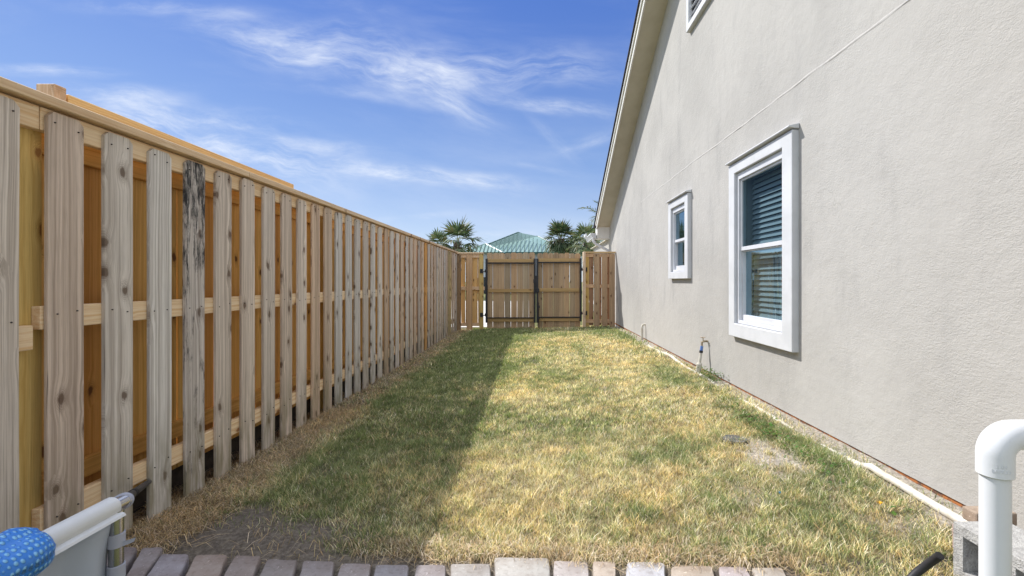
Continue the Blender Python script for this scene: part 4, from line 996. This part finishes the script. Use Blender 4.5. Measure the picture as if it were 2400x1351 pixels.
# small projecting hip at the left
a2 = Vector((hx(1088, 42), 42, hzz(591.5, 42))); b2 = Vector((hx(1177, 42), 42, hzz(591.5, 42))); t2 = Vector((hx(1137, 44.3), 44.3, hzz(571.5, 44.3)))
c2 = b2+Vector((1.2, 9, 0)); d2 = a2+Vector((1.2, 9, 0)); t3 = t2+Vector((1.6, 6.0, 0))
r2 = MB().add([a2, b2, c2, d2, t2, t3], [(0, 1, 4), (1, 2, 5, 4), (2, 3, 5), (3, 0, 4, 5)]).build('roof', M['green_roof'], nh)
s2 = seams(a2, b2, t2, t2, 10, None); s2.parent = r2; s2.location = (0, 0, 0)
MB().tube([b2, t2], .05, 6).tube([a2, t2], .05, 6).build('ridge_trim', M['green_roof'], nh)
for o in list(COL.objects):
    pass
wl = MB().box(xl+1.0, xr+.2, YH+.5, 57, -.2, ze-.02).build('wall', M['far_wall'], nh)
MB().box(hx(1094, 42.5), hx(1172, 42.5), 42.6, 44.4, -.2, ze-.1).build('wall', M['far_wall'], nh)
for (a, b_, c, d) in ((1126, 1140, 650, 712), (1246, 1262, 646, 700), (1105, 1120, 652, 690)):
    MB().box(hx(a, 42.4), hx(b_, 42.4), 42.5 if a < 1200 else YH+.4, 42.58 if a < 1200 else YH+.48, hzz(d, 42.5) if d < 700 else .02, hzz(c, 42.5)).build('window', M['dark_opening'], nh)

LEAFC = [(.07, .11, .055), (.11, .15, .075), (.05, .08, .04), (.16, .19, .12), (.20, .18, .10)]
def frond_fan(P, base, direc, L_, nleaf, droop, cbase):
    """costapalmate leaf: petiole + radiating leaflets with gaps"""
    d = direc.normalized(); side = d.cross(Vector((0, 0, 1)));  side = side.normalized() if side.length > .05 else Vector((1, 0, 0)); up_ = side.cross(d)
    st = base+d*L_*.42
    P.append(([base+side*.015, base-side*.015, st-side*.012, st+side*.012], (.12, .15, .06)))
    for k in range(nleaf):
        a = (k/(nleaf-1)-.5)*R(190); ll = L_*.66*(1-.35*abs(a)/R(95))*random.uniform(.85, 1.1)
        dl = (d*math.cos(a)+side*math.sin(a)+up_*random.uniform(-.15, .1)).normalized()
        w_ = L_*.034*random.uniform(.8, 1.2); mid = st+dl*ll*.55+Vector((0, 0, -droop*ll*.10)); tip = st+dl*ll+Vector((0, 0, -droop*ll*random.uniform(.3, .7)))
        pr_ = dl.cross(up_).normalized(); c = random.choice(LEAFC); k_ = cbase*random.uniform(.8, 1.3)
        P.append(([st+pr_*w_*.4, mid+pr_*w_, mid-pr_*w_, st-pr_*w_*.4], tuple(v*k_ for v in c))); P.append(([mid+pr_*w_, tip, tip, mid-pr_*w_], tuple(v*k_ for v in c)))
def frond_feather(P, base, direc, L_, n, droop, cbase, wl=.3):
    d = direc.normalized(); p = base.copy(); v = d.copy(); st = L_/n; side0 = d.cross(Vector((0, 0, 1)));  side = side0.normalized() if side0.length > .05 else Vector((1, 0, 0))
    for k in range(n):
        t_ = k/n; q = p+v*st; up_ = side.cross(v).normalized(); c0 = (.16, .18, .08)
        P.append(([p+up_*.012*L_, q+up_*.01*L_, q-up_*.004*L_, p-up_*.006*L_], c0))
        if t_ > .12:
            for s2 in (-1, 1):
                for _ in range(2):
                    ll = L_*wl*(math.sin(math.pi*min(1, t_*.85+.12))*.8+.2)*random.uniform(.85, 1.1); dl = (side*s2*.75+v*.65+up_*random.uniform(.0, .35)).normalized()
                    w_ = L_*.011; b0 = p+(q-p)*random.random(); tip = b0+dl*ll+Vector((0, 0, -ll*.22)); m0 = b0+dl*ll*.5; c = random.choice(LEAFC); k_ = cbase*random.uniform(.8, 1.35)
                    P.append(([b0, m0+v*w_, tip, m0-v*w_], tuple(x*k_ for x in c)))
        p = q; v = (v+Vector((0, 0, -droop/n*(.5+1.5*t_)))).normalized()
def palm(name, cx_, Y, cz_, r, kind, label, nf=30, seed=1, spread=1., cbase=1., trunk_r=.16, group=None):
    random.seed(seed); root = thing(name, (cx_, Y, 0), label, 'palm tree', group); P = []; c = Vector((cx_, Y, cz_))
    for k in range(nf):
        az = k*2.39996+random.uniform(-.2, .2); e = R(78)-R(115)*((k+.5)/nf)**1.0*spread
        d = Vector((math.cos(az)*math.cos(e), math.sin(az)*math.cos(e), math.sin(e))); L_ = r*random.uniform(.85, 1.12)
        if kind == 'fan': frond_fan(P, c+d*.1, d, L_, 15, .2+.8*(k/nf), cbase)
        else: frond_feather(P, c+d*.08, d, L_, 16, 1.0+.5*(k/nf), cbase, .28)
    V_ = np.array([tuple(v) for q_, _ in P for v in q_])-np.array([cx_, Y, 0]); F_ = np.arange(len(V_)).reshape(-1, 4); C_2 = np.array([c_ for _, c_ in P for _i in range(4)])
    o = fast_mesh('crown', V_, F_, M['frond'], C_2); o.parent = root
    mb = MB(); tp = []; rs = []
    nseg = 16
    for k in range(nseg+1):
        t_ = k/nseg; tp.append((cx_+.08*math.sin(t_*2+seed), Y, t_*(cz_-.02))); rs.append(trunk_r*(1.15-.25*t_+(.12 if k % 2 else 0))*(1.35 if t_ > .88 else 1))
    mb.tube(tp, rs, 12); 
    for k in range(40):   # old leaf boots under the crown
        az = random.uniform(0, 6.28); zz = cz_-random.uniform(.05, .55)*r*.6; p0 = Vector((cx_+math.cos(az)*trunk_r*.9, Y+math.sin(az)*trunk_r*.9, zz)); p1 = p0+Vector((math.cos(az)*.14, math.sin(az)*.14, .22))
        mb.tube([p0, p1], [.04, .015], 4)
    mb.build('trunk', M['trunk'], root)
def PP(px, py, Y): p = at(px, py, Y); return p
p = PP(1073, 568, 30); palm('palm_tree', p.x, 30, p.z, 1.8, 'fan', 'spiky fan palm with tall centre spear left of the green roof', 24, 3, 1.0, 1.0)
p = PP(1026, 578, 34); palm('palm_tree', p.x, 34, p.z, 1.35, 'fan', 'small leaning palm just above the fence top at far left', 20, 4, 1., 1.0)
p = PP(1314, 560, 32); palm('palm_tree', p.x, 32, p.z, 1.45, 'fan', 'bushy round cabbage palm right of the green roof', 46, 5, 1.15, 1.0)
p = PP(1376, 566, 30); palm('palm_tree', p.x, 30, p.z, 1.35, 'fan', 'fan palm half hidden behind the white gutter', 30, 6, 1.0, 1.05)
p = PP(1352, 577, 36); palm('palm_tree', p.x, 36, p.z, 1.0, 'fan', 'small yellowing palm between the two round palms', 20, 9, 1.2, 1.1)
p = PP(1395, 600, 16); palm('feather_palm', p.x, 16, p.z, 1.05, 'feather', 'low feather palm with arching fronds above the right fence panel', 22, 7, .8, 1.3, .10)
p = PP(1432, 534, 24); palm('feather_palm', p.x, 24, p.z, 1.95, 'feather', 'tall feather palm behind the roof with one frond showing', 16, 8, .9, 1.1, .12)
for o in COL.objects:
    if o.name.startswith(('palm_tree', 'feather_palm')): o['group'] = 'palms beyond the gate'
